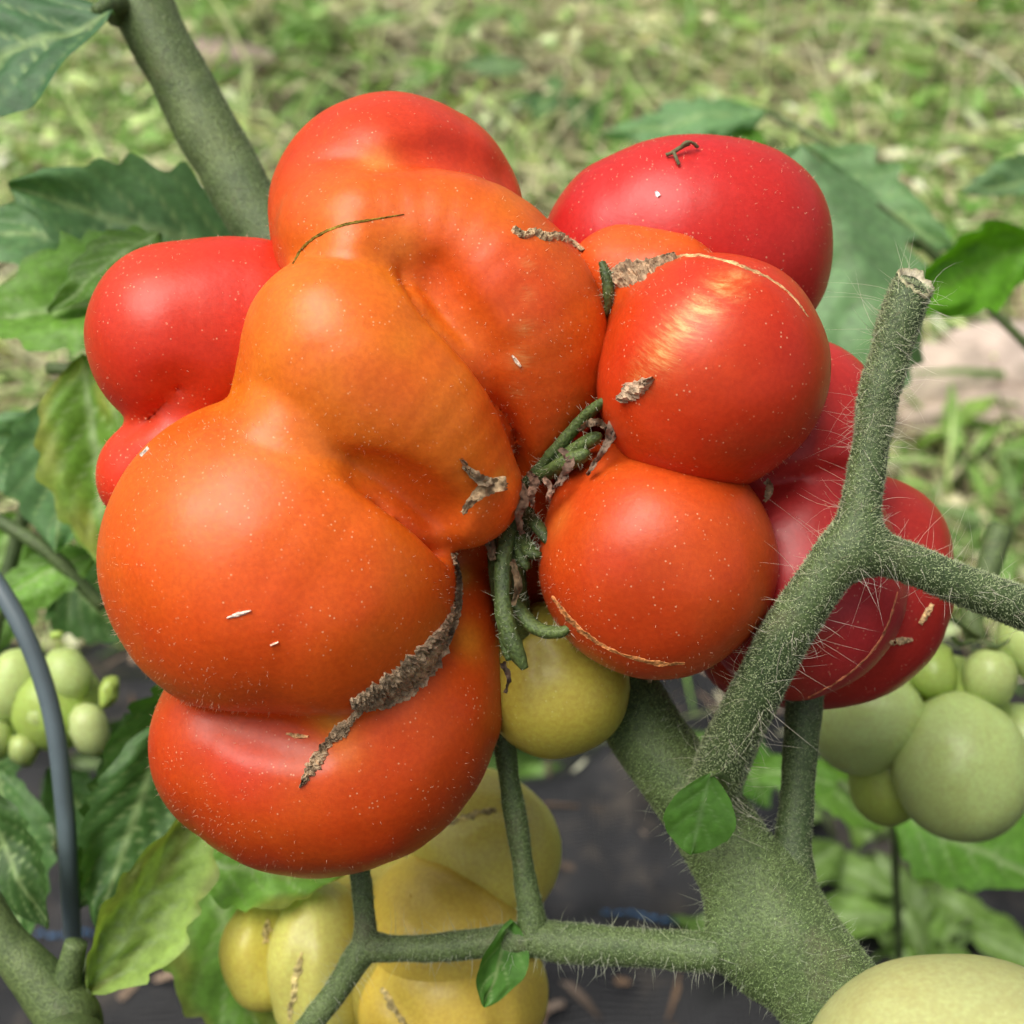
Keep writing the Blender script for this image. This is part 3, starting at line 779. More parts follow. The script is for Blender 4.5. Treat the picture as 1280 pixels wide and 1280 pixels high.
def dried(pts, colr, seed, wid=1.0):
    a = catmull(np.array(pts, float), 7); r_ = np.random.default_rng(seed)
    V = []; na = 5
    for i, (x, y, z, wv) in enumerate(a):
        T = a[min(i + 1, len(a) - 1)] - a[max(i - 1, 0)]; t2 = T[:2] / (np.linalg.norm(T[:2]) + 1e-9)
        for j in range(na):
            s = -1 + 2 * j / (na - 1)
            V.append(PZ(x - t2[1] * s * wv * wid + r_.normal() * 0.8, y + t2[0] * s * wv * wid + r_.normal() * 0.8, z + 6 * s * math.sin(i * 0.7 + seed) + r_.normal() * 2.5))
    I = np.arange(len(a) * na).reshape(-1, na)
    F = np.stack([I[:-1, :-1].ravel(), I[1:, :-1].ravel(), I[1:, 1:].ravel(), I[:-1, 1:].ravel()], 1)
    V = np.array(V); C = np.array(colr) * (1 + 0.4 * vnoise(V * 1500, seed)[:, None])
    o = mesh_obj('dry_sepal_and_gap_shade', V, F, MAT['dry'], calyx, np.clip(C, 0.01, 1))
    return o
dried([(772, 512, 108, 4), (768, 530, 112, 8), (758, 556, 110, 5), (744, 578, 108, 3), (733, 594, 106, 2)], (0.2, 0.14, 0.1), 1)
dried([(634, 604, 150, 8), (612, 608, 158, 10), (594, 622, 160, 6), (578, 642, 158, 3)], (0.3, 0.21, 0.12), 2)
dried([(574, 572, 168, 2), (584, 586, 170, 4), (602, 600, 165, 7), (622, 604, 155, 5)], (0.22, 0.16, 0.1), 3)
dried([(660, 590, 90, 3), (668, 602, 96, 6), (664, 618, 98, 5), (666, 632, 92, 3)], (0.16, 0.09, 0.06), 4)
dried([(680, 596, 92, 3), (688, 610, 98, 4), (684, 626, 96, 3)], (0.28, 0.17, 0.12), 5)
dried([(782, 496, 122, 4), (796, 486, 128, 8), (808, 478, 128, 6), (818, 470, 122, 2)], (0.42, 0.31, 0.2), 6)
dried([(648, 600, 70, 4), (655, 622, 84, 7), (648, 645, 88, 5), (652, 668, 84, 3)], (0.12, 0.07, 0.045), 11)  # dark bit added to paint shade into the calyx gap
dried([(700, 560, 80, 3), (712, 576, 100, 6), (704, 596, 104, 5), (690, 612, 100, 2)], (0.17, 0.11, 0.08), 12)  # added dark, deepens the painted shade of the gap
dried([(618, 640, 60, 5), (612, 668, 70, 6), (616, 700, 70, 4)], (0.09, 0.06, 0.035), 13)  # near-black bit added as shade in the hollow
dried([(640, 700, 80, 3), (648, 730, 86, 5), (642, 756, 84, 3)], (0.13, 0.09, 0.05), 14)  # dark bit added as painted shade along the pedicel
dried([(724, 538, 100, 3), (738, 528, 110, 5), (752, 530, 112, 4), (762, 542, 108, 2)], (0.2, 0.14, 0.09), 15)  # brown bit added to darken the upper end of the gap
dried([(628, 828, 60, 4), (636, 846, 60, 3), (632, 866, 56, 1.5)], (0.1, 0.07, 0.05), 7)
dried([(958, 600, 70, 4), (962, 612, 72, 5), (956, 628, 70, 2)], (0.3, 0.2, 0.12), 8)

# dried flower bit on the deep red lobe
bit = empty('flower_remnant', tuple(PZ(848, 190, 40)))
tag(bit, 'tiny shrivelled brown flower remnant on top of the deep red lobe', 'plant debris')
bpy.context.view_layer.update()
for pts in ([(833, 194, 6), (842, 190, 12), (852, 184, 14), (862, 180, 10)], [(842, 190, 12), (846, 199, 10), (849, 206, 4)], [(852, 184, 14), (858, 178, 18), (866, 179, 12), (872, 184, 6)]):
    q = [(x, y, zs(x, max(y, 186), 0) + l, 2.6) for x, y, l in pts]
    ptube('twig', q, flat_material('withered', (0.12, 0.11, 0.05), 0.8, 900), bit, segs=6, sub=4, rough=0.0001, nscale=900)

# ================================================================== THE TOMATO PLANT IN FRONT
_b = PZ(1290, 1650, -60) + np.array([0.035, -0.01, 0]); _b[2] = 0.0
plant = empty('tomato_plant', tuple(_b))
tag(plant, 'hairy green tomato plant stem running diagonally behind the ripe tomato', 'tomato plant')
bpy.context.view_layer.update()
gpt = np.array(plant.location)
def stem_body(name, chains, mat, parent, res=0.0009, k=0.004, lump=0.0002, seed=0, extra=None):
    lob = [(np.vstack([extra, c]) if (extra is not None and i == 0) else c, k) for i, c in enumerate(chains)]
    V, F = lobed_mesh(lob, res, lump, seed, lscale=150)
    return mesh_obj(name, V, F, mat, parent)
def main_stem():
    pts = [(1290, 1650, -60, 70), (1180, 1470, -30, 70), (1085, 1320, -15, 68), (1012, 1208, -25, 65), (942, 1110, -55, 58), (872, 1005, -90, 51), (805, 912, -130, 47), (700, 740, -230, 44), (520, 520, -330, 40), (400, 390, -400, 38), (308, 250, -450, 37), (225, 100, -480, 38), (155, -40, -500, 39), (60, -240, -520, 38)]
    c = chain(pts, 4)
    low = np.array([[*(gpt + [0, 0, -0.03]), c[0, 3] * 1.05]])
    bulge = chain([(918, 1150, -40, 22), (916, 1184, -30, 30), (945, 1215, -35, 28)])
    bulge2 = chain([(994, 1082, -62, 18), (988, 1112, -55, 24)])
    stub = chain([(905, 1030, -60, 36), (898, 975, -30, 38)])
    return stem_body('main_stem', [c, bulge, bulge2], MAT['stem'], plant, 0.0011, 0.004, 0.00035, 3, low)
ms = main_stem()
def scr(p):
    q = p - CAMP; d = q @ AX_F; return 640 + q @ AX_X / d / TH * 640, 640 - q @ AX_U / d / TH * 640, d
def front(p, nr):
    x, y, d = scr(p); return (x > 640) & (y > 780) & (y < 1400) & (x < 1350)
hairs('stem_down', ms, 30000, (0.00025, 0.0006), 0.000045, (0.32, 0.42, 0.19), 1.2, keep=front, cvar=0.4)
hairs('stem_hairs', ms, 700, (0.0008, 0.0030), 0.000022, (0.6, 0.64, 0.5), 0.7, 2, 0.3, keep=front)
hairs('stem_down', ms, 9000, (0.0002, 0.0006), 0.00006, (0.3, 0.36, 0.2), 1.2, keep=lambda p, nr: (scr(p)[0] < 400) & (scr(p)[1] > -50))

arm = stem_body('side_shoot', [chain([(885, 1010, -45, 33), (905, 950, 0, 33), (938, 880, 60, 32), (985, 790, 110, 31), (1035, 715, 130, 31), (1066, 672, 135, 30), (1080, 610, 138, 25), (1096, 510, 140, 22), (1100, 490, 140, 18)]),
    chain([(1062, 690, 132, 26), (1090, 690, 133, 29), (1130, 702, 128, 27), (1200, 730, 112, 26), (1290, 764, 85, 27), (1420, 800, 40, 27)])], MAT['shoot'], plant, 0.0008, 0.003, 0.0002, 4)
shoot = ptube('cut_stub', [(1087, 570, 139, 18), (1092, 540, 139.5, 23), (1098, 500, 140, 24.5), (1122, 410, 142, 25), (1142, 356, 143, 25.5)], MAT['shoot'], plant, segs=28, sub=8, rough=0.0002, nscale=240, seed=4)
for o_, n_ in ((shoot, 5500), (arm, 20000)):
    hairs('stem_down', o_, n_, (0.00025, 0.0006), 0.00005, (0.44, 0.50, 0.30), 1.3, cvar=0.35)
    hairs('stem_hairs', o_, 150 if o_ is shoot else 480, (0.0015, 0.0062), 0.00002, (0.85, 0.78, 0.7), 0.7, 4, 0.45, drift=(0, 0, 0.15))
# cut end of the shoot
def cut_end():
    me = shoot.data; sg = 28; last = len(me.vertices) - sg
    base = np.array([me.vertices[last + k].co for k in range(sg)]); c0 = base.mean(0)
    ax = PZ(1142, 356, 143) - PZ(1122, 410, 142); ax /= np.linalg.norm(ax)
    tc = -AX_F + 0.2 * AX_X; tc = tc - ax * (tc @ ax); tc /= np.linalg.norm(tc)
    for k in range(sg):                                       # slanting cut facing outward
        base[k] = base[k] - ax * ((base[k] - c0) @ tc) * 0.75 + ax * 0.0002 * random.gauss(0, 1)
        me.vertices[last + k].co = base[k]
    loc = np.array(shoot.location) + np.array(plant.location)
    nrm = ax + 0.75 * tc; nrm /= np.linalg.norm(nrm)
    V = []; C = []; F = []; rings = 9
    for i in range(rings):
        q = i / (rings - 1)
        for k in range(sg):
            hgt = 0.0001 + 0.0005 * math.sin(min(q / 0.22, 1) * math.pi) - 0.0011 * min(1, max(0, (q - 0.2) / 0.2)) + 0.0004 * random.random()
            V.append(base[k] + (c0 - base[k]) * (q * 0.98 - (0.06 if 0 < q < 0.2 else 0)) + nrm * hgt + loc)
            C.append(np.array((0.36, 0.33, 0.2) if q < 0.25 else (0.66, 0.58, 0.44)) * (0.6 + 0.8 * random.random()))
    for i in range(rings - 1):
        for k in range(sg): F.append((i * sg + k, i * sg + (k + 1) % sg, (i + 1) * sg + (k + 1) % sg, (i + 1) * sg + k))
    mesh_obj('cut_end', V, F, MAT['dry'], shoot, np.array(C))
cut_end()
branch2 = ptube('side_branch', [(990, 1095, -60, 30), (992, 1050, -70, 23), (998, 970, -85, 21), (1004, 885, -95, 23), (1008, 820, -105, 24)], MAT['shoot'], plant, segs=20, sub=8, rough=0.0002, nscale=260, seed=6)
hairs('stem_down', branch2, 3500, (0.0002, 0.0005), 0.00004, (0.4, 0.45, 0.28), 1.2)
truss = ptube('truss_stem', [(905, 1192, -20, 24), (850, 1188, -45, 25), (780, 1184, -75, 24), (700, 1178, -100, 25), (660, 1174, -110, 22), (560, 1183, -125, 17), (490, 1186, -130, 17), (455, 1188, -132, 19), (425, 1232, -134, 15), (380, 1290, -138, 14), (330, 1350, -140, 14)], MAT['stem'], plant, segs=22, sub=8, rough=0.0002, nscale=260, seed=9)
hairs('stem_down', truss, 7000, (0.0002, 0.0005), 0.00004, (0.42, 0.5, 0.3), 1.2)
hairs('stem_hairs', truss, 350, (0.001, 0.004), 0.00003, (0.6, 0.62, 0.5), 0.7, 2, 0.3, drift=(0, 0, -0.3))
for pts in ([(668, 1174, -108, 22), (660, 1120, -108, 15), (648, 1040, -110, 14), (636, 970, -112, 14), (626, 900, -110, 15)], [(458, 1188, -132, 19), (456, 1150, -130, 14), (450, 1090, -125, 13), (446, 1060, -120, 13)]):
    o_ = ptube('fruit_stalk', pts, MAT['stem'], plant, segs=18, sub=8, rough=0.0002, nscale=260, seed=10)
    hairs('stem_down', o_, 1500, (0.0002, 0.0005), 0.00004, (0.42, 0.5, 0.3), 1.2)
# leaflets of this plant
leaf('leaflet', PZ(888, 966, 62), PZ(864, 1068, 45), 0.84, (0.045, 0.12, 0.022), plant, serr=0.03, teeth=4, fold=0.12, quilt=0.012, round_=0.9, seed=2, veinc=(0.12, 0.22, 0.07), lump=0.03)
ptube('petiole', [(912, 985, 5, 7), (900, 968, 45, 5), (887, 968, 62, 3.5)], MAT['stem'], plant, segs=10)
leaf('leaflet', PZ(640, 1150, -95), PZ(604, 1258, -90), 0.58, (0.06, 0.16, 0.035), plant, facing=-AX_F + 0.5 * AX_X, serr=0.02, teeth=3, fold=0.5, quilt=0.01, seed=3)
leaf('leaflet', PZ(142, 14, -400), PZ(-150, 130, -380), 0.62, (0.045, 0.11, 0.06), plant, facing=(0.1, -0.35, 0.9), serr=0.05, teeth=5, fold=0.15, quilt=0.025, seed=4, curl=0.1)
ptube('petiole', [(150, 10, -480, 24), (140, 5, -430, 14), (120, 14, -402, 8)], MAT['stem'], plant, segs=12)

# small yellow tomato beneath
def simple_fruit(name, label, cat, lobelists, cols, res, mat, k=0.0012, lump=0.0004, seed=1, group=None, grooves={}):
    root = empty(name, tuple(lobelists[0][0][0, :3])); tag(root, label, cat, group); bpy.context.view_layer.update()
    outs = []
    for i, (ll, c) in enumerate(zip(lobelists, cols)):
        lob = [(s, k) for s in ll]
        V, F = lobed_mesh(lob, res, lump, seed + i, carve=carve_fn(lob, grooves[i]) if i in grooves else None)
        c = np.array(c); 
        nzz = vnoise(V * 60, seed + i)[:, None]
        C = np.tile(c, (len(V), 1)) * (1 + 0.12 * nzz)
        outs.append(mesh_obj('lobe', V, F, mat, root, C))
    return root, outs
yt, _ = simple_fruit('small_tomato', 'small olive-yellow unripe tomato tucked beneath the round orange lobe', 'tomato', [[chain([(690, 830, -70, 78), (704, 856, -62, 84), (692, 862, -62, 84)])]], [(0.40, 0.33, 0.05)], 0.001, MAT['green'])

# ================================================================== YELLOW RIBBED FRUIT BELOW
def ch(pts, sub=5): return chain(pts, sub)
yr, yl = simple_fruit('yellow_tomato', 'yellow lobed tomato with cracked scars hanging below the truss stem', 'tomato', [
    [ch([(595, 1045, -420, 84), (618, 1066, -400, 84), (600, 1095, -420, 82)])],
    [ch([(540, 1150, -380, 85), (560, 1168, -350, 92), (585, 1185, -370, 86)])],
    [ch([(540, 1255, -360, 95), (575, 1245, -350, 100), (595, 1240, -370, 92)])],
    [ch([(400, 1150, -370, 52), (392, 1195, -350, 58), (400, 1250, -365, 58)])],
    [ch([(330, 1165, -400, 42), (318, 1190, -390, 44), (330, 1220, -400, 44)])],
    [ch([(470, 1190, -450, 110), (540, 1150, -460, 100)])],
], [(0.62, 0.54, 0.11), (0.66, 0.48, 0.08), (0.66, 0.48, 0.08), (0.58, 0.55, 0.14), (0.60, 0.52, 0.10), (0.5, 0.42, 0.08)], 0.0012, MAT['green'], seed=30, grooves={0: [[(545, 1035, 10, 8), (600, 1015, 14, 8), (660, 1010, 10, 8)]], 1: [[(490, 1095, 10, 8), (515, 1120, 16, 9), (540, 1150, 16, 9)]], 2: [[(470, 1230, 10, 8), (490, 1252, 16, 9), (520, 1290, 16, 9)], [(600, 1200, 8, 8), (625, 1250, 12, 9), (630, 1300, 12, 9)]], 3: [[(385, 1150, 8, 7), (374, 1200, 14, 8), (366, 1260, 12, 8)]], 4: [[(336, 1140, 8, 6), (334, 1180, 12, 7), (330, 1220, 8, 7)]]})
Yv = np.vstack([wl(o) for o in yl]); offs = np.cumsum([0] + [len(o.data.vertices) for o in yl]); yf = []
for o, of in zip(yl, offs): yf += [tuple(v + of for v in p.vertices) for p in o.data.polygons]
BVH_MAIN = BVH; BVH = BVHTree.FromPolygons([tuple(v) for v in Yv], yf)
for i, (pp, li) in enumerate((([(478, 1235, 3), (486, 1250, 6), (500, 1272, 4), (515, 1290, 3)], 2), ([(378, 1190, 3), (372, 1215, 6), (366, 1245, 5), (362, 1275, 4)], 3), ([(335, 1150, 3), (333, 1162, 6), (331, 1180, 3)], 4), ([(560, 1030, 3), (590, 1018, 5), (620, 1012, 4)], 0))):
    strip('scar', pp, yl[li], (0.52, 0.43, 0.18) if i % 2 else (0.44, 0.35, 0.15), 0.9, 0.00002, 0.00025, 8, 7, 40 + i)
BVH = BVH_MAIN

# ================================================================== GREEN FRUIT TO THE RIGHT
GR = (0.42, 0.52, 0.18); GR2 = (0.34, 0.46, 0.10)
gt, gl = simple_fruit('green_tomato', 'pale green lobed tomato hanging beside the crimson lobes, many round lobes', 'tomato', [
    [ch([(1195, 920, -600, 56), (1200, 955, -590, 82), (1200, 968, -590, 84)])],
    [ch([(1075, 905, -640, 66), (1098, 900, -630, 60)])],
    [ch([(1172, 820, -640, 24), (1166, 845, -630, 34)])],
    [ch([(1236, 845, -620, 36), (1236, 850, -620, 36)])],
    [ch([(1285, 800, -640, 40), (1300, 815, -640, 42)])],
    [ch([(1270, 915, -680, 40), (1290, 950, -680, 60)])],
    [ch([(1110, 960, -680, 50), (1110, 985, -680, 52)])],
    [ch([(1180, 900, -720, 80)])],
], [GR, GR, GR2, GR, GR, GR, (0.33, 0.42, 0.08), GR2], 0.002, MAT['green'], lump=0.0008, seed=50)
ptube('calyx_stalk', [(1220, 800, -640, 14), (1215, 770, -650, 14), (1230, 730, -680, 15), (1250, 660, -720, 16)], MAT['stem'], gt, segs=10)
for q in ([(1215, 800, -620, 8), (1200, 805, -600, 6), (1190, 795, -590, 3)], [(1225, 800, -620, 9), (1245, 808, -600, 7), (1262, 800, -590, 4)], [(1222, 795, -620, 9), (1180, 770, -610, 7), (1140, 770, -600, 4)]):
    ptube('sepal', q, MAT['sepal'], gt, segs=8, flat=0.4)
# creamy green tomato close to the lens
cr, _ = simple_fruit('cream_tomato', 'big smooth cream-green tomato close to the camera in the corner', 'tomato', [[ch([(1180, 1388, 330, 188), (1215, 1392, 330, 192)])]], [(0.40, 0.41, 0.17)], 0.0015, MAT['green'], seed=60)

# ================================================================== GREEN FRUIT FAR LEFT
lt, _ = simple_fruit('green_tomato', 'blurred pale green lobed tomato behind the grey rod', 'tomato', [
    [ch([(80, 835, -780, 32), (86, 850, -780, 34)])], [ch([(20, 845, -800, 34), (8, 870, -800, 36)])], [ch([(108, 905, -760, 26), (116, 925, -760, 24)])], [ch([(55, 895, -770, 26)])],
    [ch([(138, 850, -760, 12), (130, 872, -760, 15)])], [ch([(72, 790, -780, 16), (64, 796, -780, 15)])], [ch([(30, 935, -780, 26), (34, 945, -780, 22)])], [ch([(70, 880, -820, 55)])], [ch([(-10, 925, -780, 28)])],
], [GR, GR, (0.46, 0.54, 0.22), GR, GR2, GR2, GR, GR2, GR], 0.0022, MAT['green'], lump=0.001, seed=70)

# ================================================================== NEIGHBOUR PLANT ON THE LEFT
lp = empty('tomato_plant', tuple(ground_at(90, 1250) )); tag(lp, 'leafy tomato plant with pale stub stem at the left edge', 'tomato plant'); bpy.context.view_layer.update()
g0 = np.array(lp.location)
w_ = [g0 + [0.0, 0, -0.02], PZ(70, 1400, -260), PZ(90, 1290, -250), PZ(60, 1240, -255), PZ(10, 1180, -260), PZ(-40, 1100, -270)]
V, F = tube(w_, [RZ(40, -250)] * 3 + [RZ(36, -250), RZ(28, -250), RZ(26, -250)], 20, 8, 0.0003, 150)
mesh_obj('main_stem', V, F, MAT['stem'], lp)
ptube('cut_stub', [(75, 1255, -250, 22), (86, 1215, -245, 17), (95, 1178, -240, 14)], MAT['stem'], lp, segs=14)
ptube('petiole', [(80, 1265, -245, 16), (96, 1252, -250, 11), (112, 1238, -258, 7)], MAT['stem'], lp, segs=12)
LL = lambda *a, **k: leaf('leaflet', *a, lp, **k)
UPV = np.array([0, -0.35, 0.94])
B = LEAFCOL
LL(PZ(110, 1240, -260), PZ(268, 985, -330), 0.44, B['pale'], facing=-AX_F + 0.6 * AX_X, blotch=(0.2, 0.25, 0.06), fold=0.8, seed=11, teeth=6, serr=0.15)
LL(PZ(250, 1080, -420), PZ(430, 1095, -300), 0.55, B['mid'], facing=(0, -0.5, 0.9), blotch=(0.2, 0.24, 0.04), fold=0.3, seed=12, teeth=5)
LL(PZ(250, 1060, -500), PZ(330, 1320, -430), 0.7, B['mid'], blotch=(0.2, 0.26, 0.04), seed=13, teeth=5)
LL(PZ(330, 800, -560), PZ(100, 1130, -520), 0.5, (0.04, 0.10, 0.025), seed=14, fold=0.35, teeth=8, facing=-AX_F + 0.3 * AX_X)
LL(PZ(330, 330, -700), PZ(10, 230, -640), 0.58, B['blue'], seed=15, facing=(0.1, -0.6, 0.75), teeth=6, serr=0.15)
LL(PZ(240, 300, -720), PZ(-60, 290, -720), 0.55, B['blue'], seed=16, facing=(0, -0.5, 0.8), teeth=6)
LL(PZ(280, 350, -600), PZ(-40, 400, -560), 0.66, B['mid'], seed=17, facing=UPV, teeth=7, serr=0.15, fold=0.3)
LL(PZ(200, 290, -560), PZ(60, 390, -540), 0.5, (0.07, 0.15, 0.03), seed=18, facing=UPV, teeth=5)
LL(PZ(100, 440, -560), PZ(140, 720, -520), 0.5, (0.1, 0.2, 0.035), seed=19, blotch=(0.25, 0.3, 0.05), fold=0.4, teeth=6)
LL(PZ(90, 480, -760), PZ(70, 690, -740), 0.75, B['blue'], seed=20, teeth=5)
LL(PZ(60, 520, -900), PZ(-70, 620, -900), 0.6, B['blue'], seed=21)
LL(PZ(10, 560, -880), PZ(110, 620, -880), 0.6, B['dark'], seed=22)
LL(PZ(120, 690, -800), PZ(-20, 760, -780), 0.55, B['mid'], seed=23, facing=UPV)
LL(PZ(150, 700, -940), PZ(240, 830, -940), 0.6, B['dark'], seed=24)
LL(PZ(210, 900, -480), PZ(120, 1160, -440), 0.5, (0.04, 0.1, 0.03), seed=32, facing=-AX_F + 0.3 * AX_X)
LL(PZ(-40, 980, -420), PZ(60, 1160, -400), 0.5, (0.035, 0.085, 0.025), seed=33)
LL(PZ(0, 960, -700), PZ(30, 1180, -650), 0.6, B['dark'], seed=25)
LL(PZ(100, 620, -950), PZ(160, 720, -950), 0.6, B['mid'], seed=26, facing=UPV)
LL(PZ(60, 700, -1100), PZ(160, 800, -1100), 0.8, B['dark'], seed=27)
LL(PZ(20, 640, -1100), PZ(-40, 830, -1100), 0.8, B['mid'], seed=28)
LL(PZ(200, 880, -900), PZ(150, 1010, -900), 0.8, B['dark'], seed=29)
LL(PZ(60, 960, -1000), PZ(140, 1060, -1000), 0.7, B['dark'], seed=30)
LL(PZ(-20, 990, -900), PZ(20, 900, -900), 0.7, B['dark'], seed=31)
for q in ([(330, 340, -700, 8), (200, 420, -760, 8), (60, 560, -1000, 9), (-30, 900, -1050, 10), (-60, 1200, -900, 11)], [(-20, 640, -800, 9), (60, 690, -780, 9), (130, 760, -800, 8)], [(60, 460, -820, 8), (160, 470, -800, 8), (240, 500, -780, 9)], [(330, 800, -570, 7), (220, 860, -800, 9), (150, 1000, -900, 10)], [(250, 1060, -500, 7), (170, 1120, -400, 9), (100, 1230, -270, 11)]):
    ptube('leaf_stalk', q, MAT['stem'], lp, segs=10)

# grey rod
rod = flat_material('grey_plastic', (0.10, 0.135, 0.15), 0.4, 90, 0.12, 0.1)
w_ = [P(-160, 600, 0.235), P(-40, 690, 0.225), P(20, 770, 0.222), P(62, 880, 0.222), P(80, 1000, 0.224), P(88, 1120, 0.23), P(100, 1300, 0.26), P(120, 1450, 0.32)]
endp = ground_at(150, 1550); w_ += [endp + [0, 0, -0.02]]
V, F = tube(w_, [0.0015] * 9, 14, 8)
tag(mesh_obj('support_rod', V, F, rod), 'thin curved grey-blue support rod at the left edge', 'rod')

# ================================================================== PLANT ON THE RIGHT
rp = empty('tomato_plant', tuple(ground_at(1400, 900))); tag(rp, 'tomato plant with broad drooping leaf behind the cut shoot', 'tomato plant'); bpy.context.view_layer.update()
V, F = tube([np.array(rp.location) + [0, 0, -0.03], P(1420, 800, 0.42), P(1400, 560, 0.40), P(1380, 380, 0.40), P(1360, 100, 0.42)], [0.006, 0.0055, 0.005, 0.005, 0.004], 16, 8, 0.0003, 150)
mesh_obj('main_stem', V, F, MAT['stem'], rp)
RL = lambda *a, **k: leaf('leaflet', *a, rp, **k)
RL(P(1000, 180, 0.33), P(1120, 490, 0.31), 0.95, (0.11, 0.21, 0.12), facing=-AX_F + 0.4 * AX_U + 0.2 * AX_X, fold=-0.25, teeth=6, serr=0.22, seed=41, veinc=(0.2, 0.3, 0.16), quilt=0.03)
RL(P(970, 190, 0.36), P(1190, 310, 0.35), 0.6, (0.1, 0.2, 0.1), facing=UPV, fold=0.2, teeth=5, serr=0.2, seed=42)
RL(P(1300, 300, 0.31), P(1120, 385, 0.30), 0.5, (0.07, 0.2, 0.012), facing=-AX_F - 0.2 * AX_U, fold=0.25, teeth=4, seed=43, veinc=(0.12, 0.25, 0.03))
RL(P(1340, 215, 0.40), P(1200, 240, 0.39), 0.4, (0.09, 0.17, 0.1), facing=UPV, teeth=5, seed=44)
RL(P(960, 140, 0.45), P(750, 170, 0.45), 0.4, (0.1, 0.21, 0.11), facing=UPV, teeth=6, serr=0.2, seed=45)
RL(P(890, 150, 0.46), P(960, 200, 0.44), 0.5, (0.06, 0.16, 0.02), facing=-AX_F, teeth=4, seed=46)
RL(P(1120, 1020, 0.34), P(1330, 1110, 0.30), 0.6, (0.08, 0.2, 0.03), facing=UPV, teeth=6, seed=47)
RL(P(1050, 980, 0.36), P(930, 960, 0.36), 0.5, (0.08, 0.19, 0.03), facing=UPV, teeth=6, seed=48)
RL(P(1000, 950, 0.40), P(1100, 1040, 0.40), 0.5, (0.09, 0.2, 0.03), facing=UPV, teeth=6, seed=49)
RL(P(900, 900, 0.42), P(960, 1010, 0.42), 0.6, (0.06, 0.15, 0.03), facing=UPV, teeth=6, seed=50)
for q, r_ in (([P(1400, 560, 0.40), P(1330, 480, 0.36), P(1180, 330, 0.35), P(1010, 190, 0.332)], 0.0012), ([P(1385, 390, 0.40), P(1340, 320, 0.34), P(1295, 302, 0.312)], 0.0012), ([P(1375, 300, 0.41), P(1360, 230, 0.405), P(1340, 215, 0.40)], 0.001),
               ([P(1180, 330, 0.35), P(1060, 200, 0.42), P(960, 140, 0.45)], 0.001), ([P(1420, 800, 0.42), P(1250, 960, 0.40), P(1120, 1020, 0.345), P(1050, 980, 0.36)], 0.0012), ([P(1120, 1020, 0.35), P(1120, 1100, 0.38), P(1125, 1220, 0.42)], 0.0011)):
    V, F = tube(q, [r_ * 1.4] + [r_] * (len(q) - 1), 10, 8); mesh_obj('leaf_stalk', V, F, MAT['stem'], rp)

# ================================================================== GROUND VEGETATION
def hay(name, n, x0, x1, y0, y1, L, W, H, cols, wts, mat, label, flatness=0.25, pw=1.0, clump=0.45):
    x = x0 + (x1 - x0) * rng.random(3 * n); y = y0 + (y1 - y0) * rng.random(3 * n) ** pw
    cl = vnoise(np.stack([x * 9, y * 9, 0 * x + len(name)], 1), len(name)) + 0.7 * vnoise(np.stack([x * 28, y * 28, 0 * x], 1), len(name) + 2)
    sel = np.argsort(-(cl * clump + rng.random(3 * n)))[:n]; rng.shuffle(sel); x, y = x[sel], y[sel]
    L_ = L[0] + (L[1] - L[0]) * rng.random(n); W_ = W[0] + (W[1] - W[0]) * rng.random(n)
    az = rng.random(n) * 2 * math.pi; el = np.abs(rng.normal(size=n)) * flatness
    d = np.stack([np.cos(az) * np.cos(el), np.sin(az) * np.cos(el), np.sin(el)], 1)
    s = np.stack([-np.sin(az), np.cos(az), 0.5 * rng.normal(size=n)], 1); s /= np.linalg.norm(s, axis=1, keepdims=True)
    b = rng.normal(size=(n, 3)) * 0.35; b[:, 2] = -np.abs(b[:, 2]) * 0.8
    p = np.stack([x, y, H[0] + (H[1] - H[0]) * rng.random(n) - 0.02], 1)
    V = []
    for t_, wf in ((0, 0.7), (0.33, 1), (0.67, 0.9), (1, 0.25)):
        c = p + d * (L_ * t_)[:, None] + b * (L_ * t_ * t_)[:, None]
        c[:, 2] = np.maximum(c[:, 2], -0.012)
        V += [c - s * (W_ * wf * 0.5)[:, None], c + s * (W_ * wf * 0.5)[:, None]]
    V = np.stack(V, 1).reshape(-1, 3); base = np.arange(n) * 8
    F = np.vstack([np.stack([base + 2 * i, base + 2 * i + 1, base + 2 * i + 3, base + 2 * i + 2], 1) for i in range(3)])
    ci = rng.choice(len(cols), n, p=np.array(wts) / sum(wts)); C = np.array(cols)[ci] * (1 + 0.25 * rng.normal(size=(n, 1)))
    o = mesh_obj(name, V, F, mat, None, np.clip(np.repeat(C, 8, 0), 0.01, 0.9))
    return tag(o, label[0], label[1], kind='stuff')
STRAW, PGREEN, GREEN, BRN, OLIVE = (0.78, 0.71, 0.46), (0.54, 0.67, 0.27), (0.15, 0.32, 0.06), (0.28, 0.20, 0.14), (0.36, 0.36, 0.14)
hay('hay', 30000, -1.3, 1.3, 0.43, 2.4, (0.03, 0.14), (0.0008, 0.0022), (0.0, 0.03), [STRAW, PGREEN, OLIVE, BRN], [6, 2, 1.5, 2], MAT['hay'], ('dry mown hay strewn over the ground behind the plants', 'hay'))
hay('grass', 11000, -1.3, 1.3, 0.47, 2.4, (0.03, 0.11), (0.0015, 0.0045), (0.0, 0.02), [PGREEN, GREEN, (0.2, 0.36, 0.08)], [2, 3, 3], MAT['weed'], ('short green grass growing up through the hay', 'grass'), 0.8)
hay('clover_leaves', 11000, -1.3, 1.3, 0.47, 2.4, (0.008, 0.026), (0.005, 0.013), (0.005, 0.045), [PGREEN, (0.68, 0.78, 0.45), (0.24, 0.42, 0.1), STRAW, GREEN], [3, 3, 3, 1.5, 2], MAT['weed'], ('small pale clover and chickweed leaves among the hay', 'weeds'), 0.35)
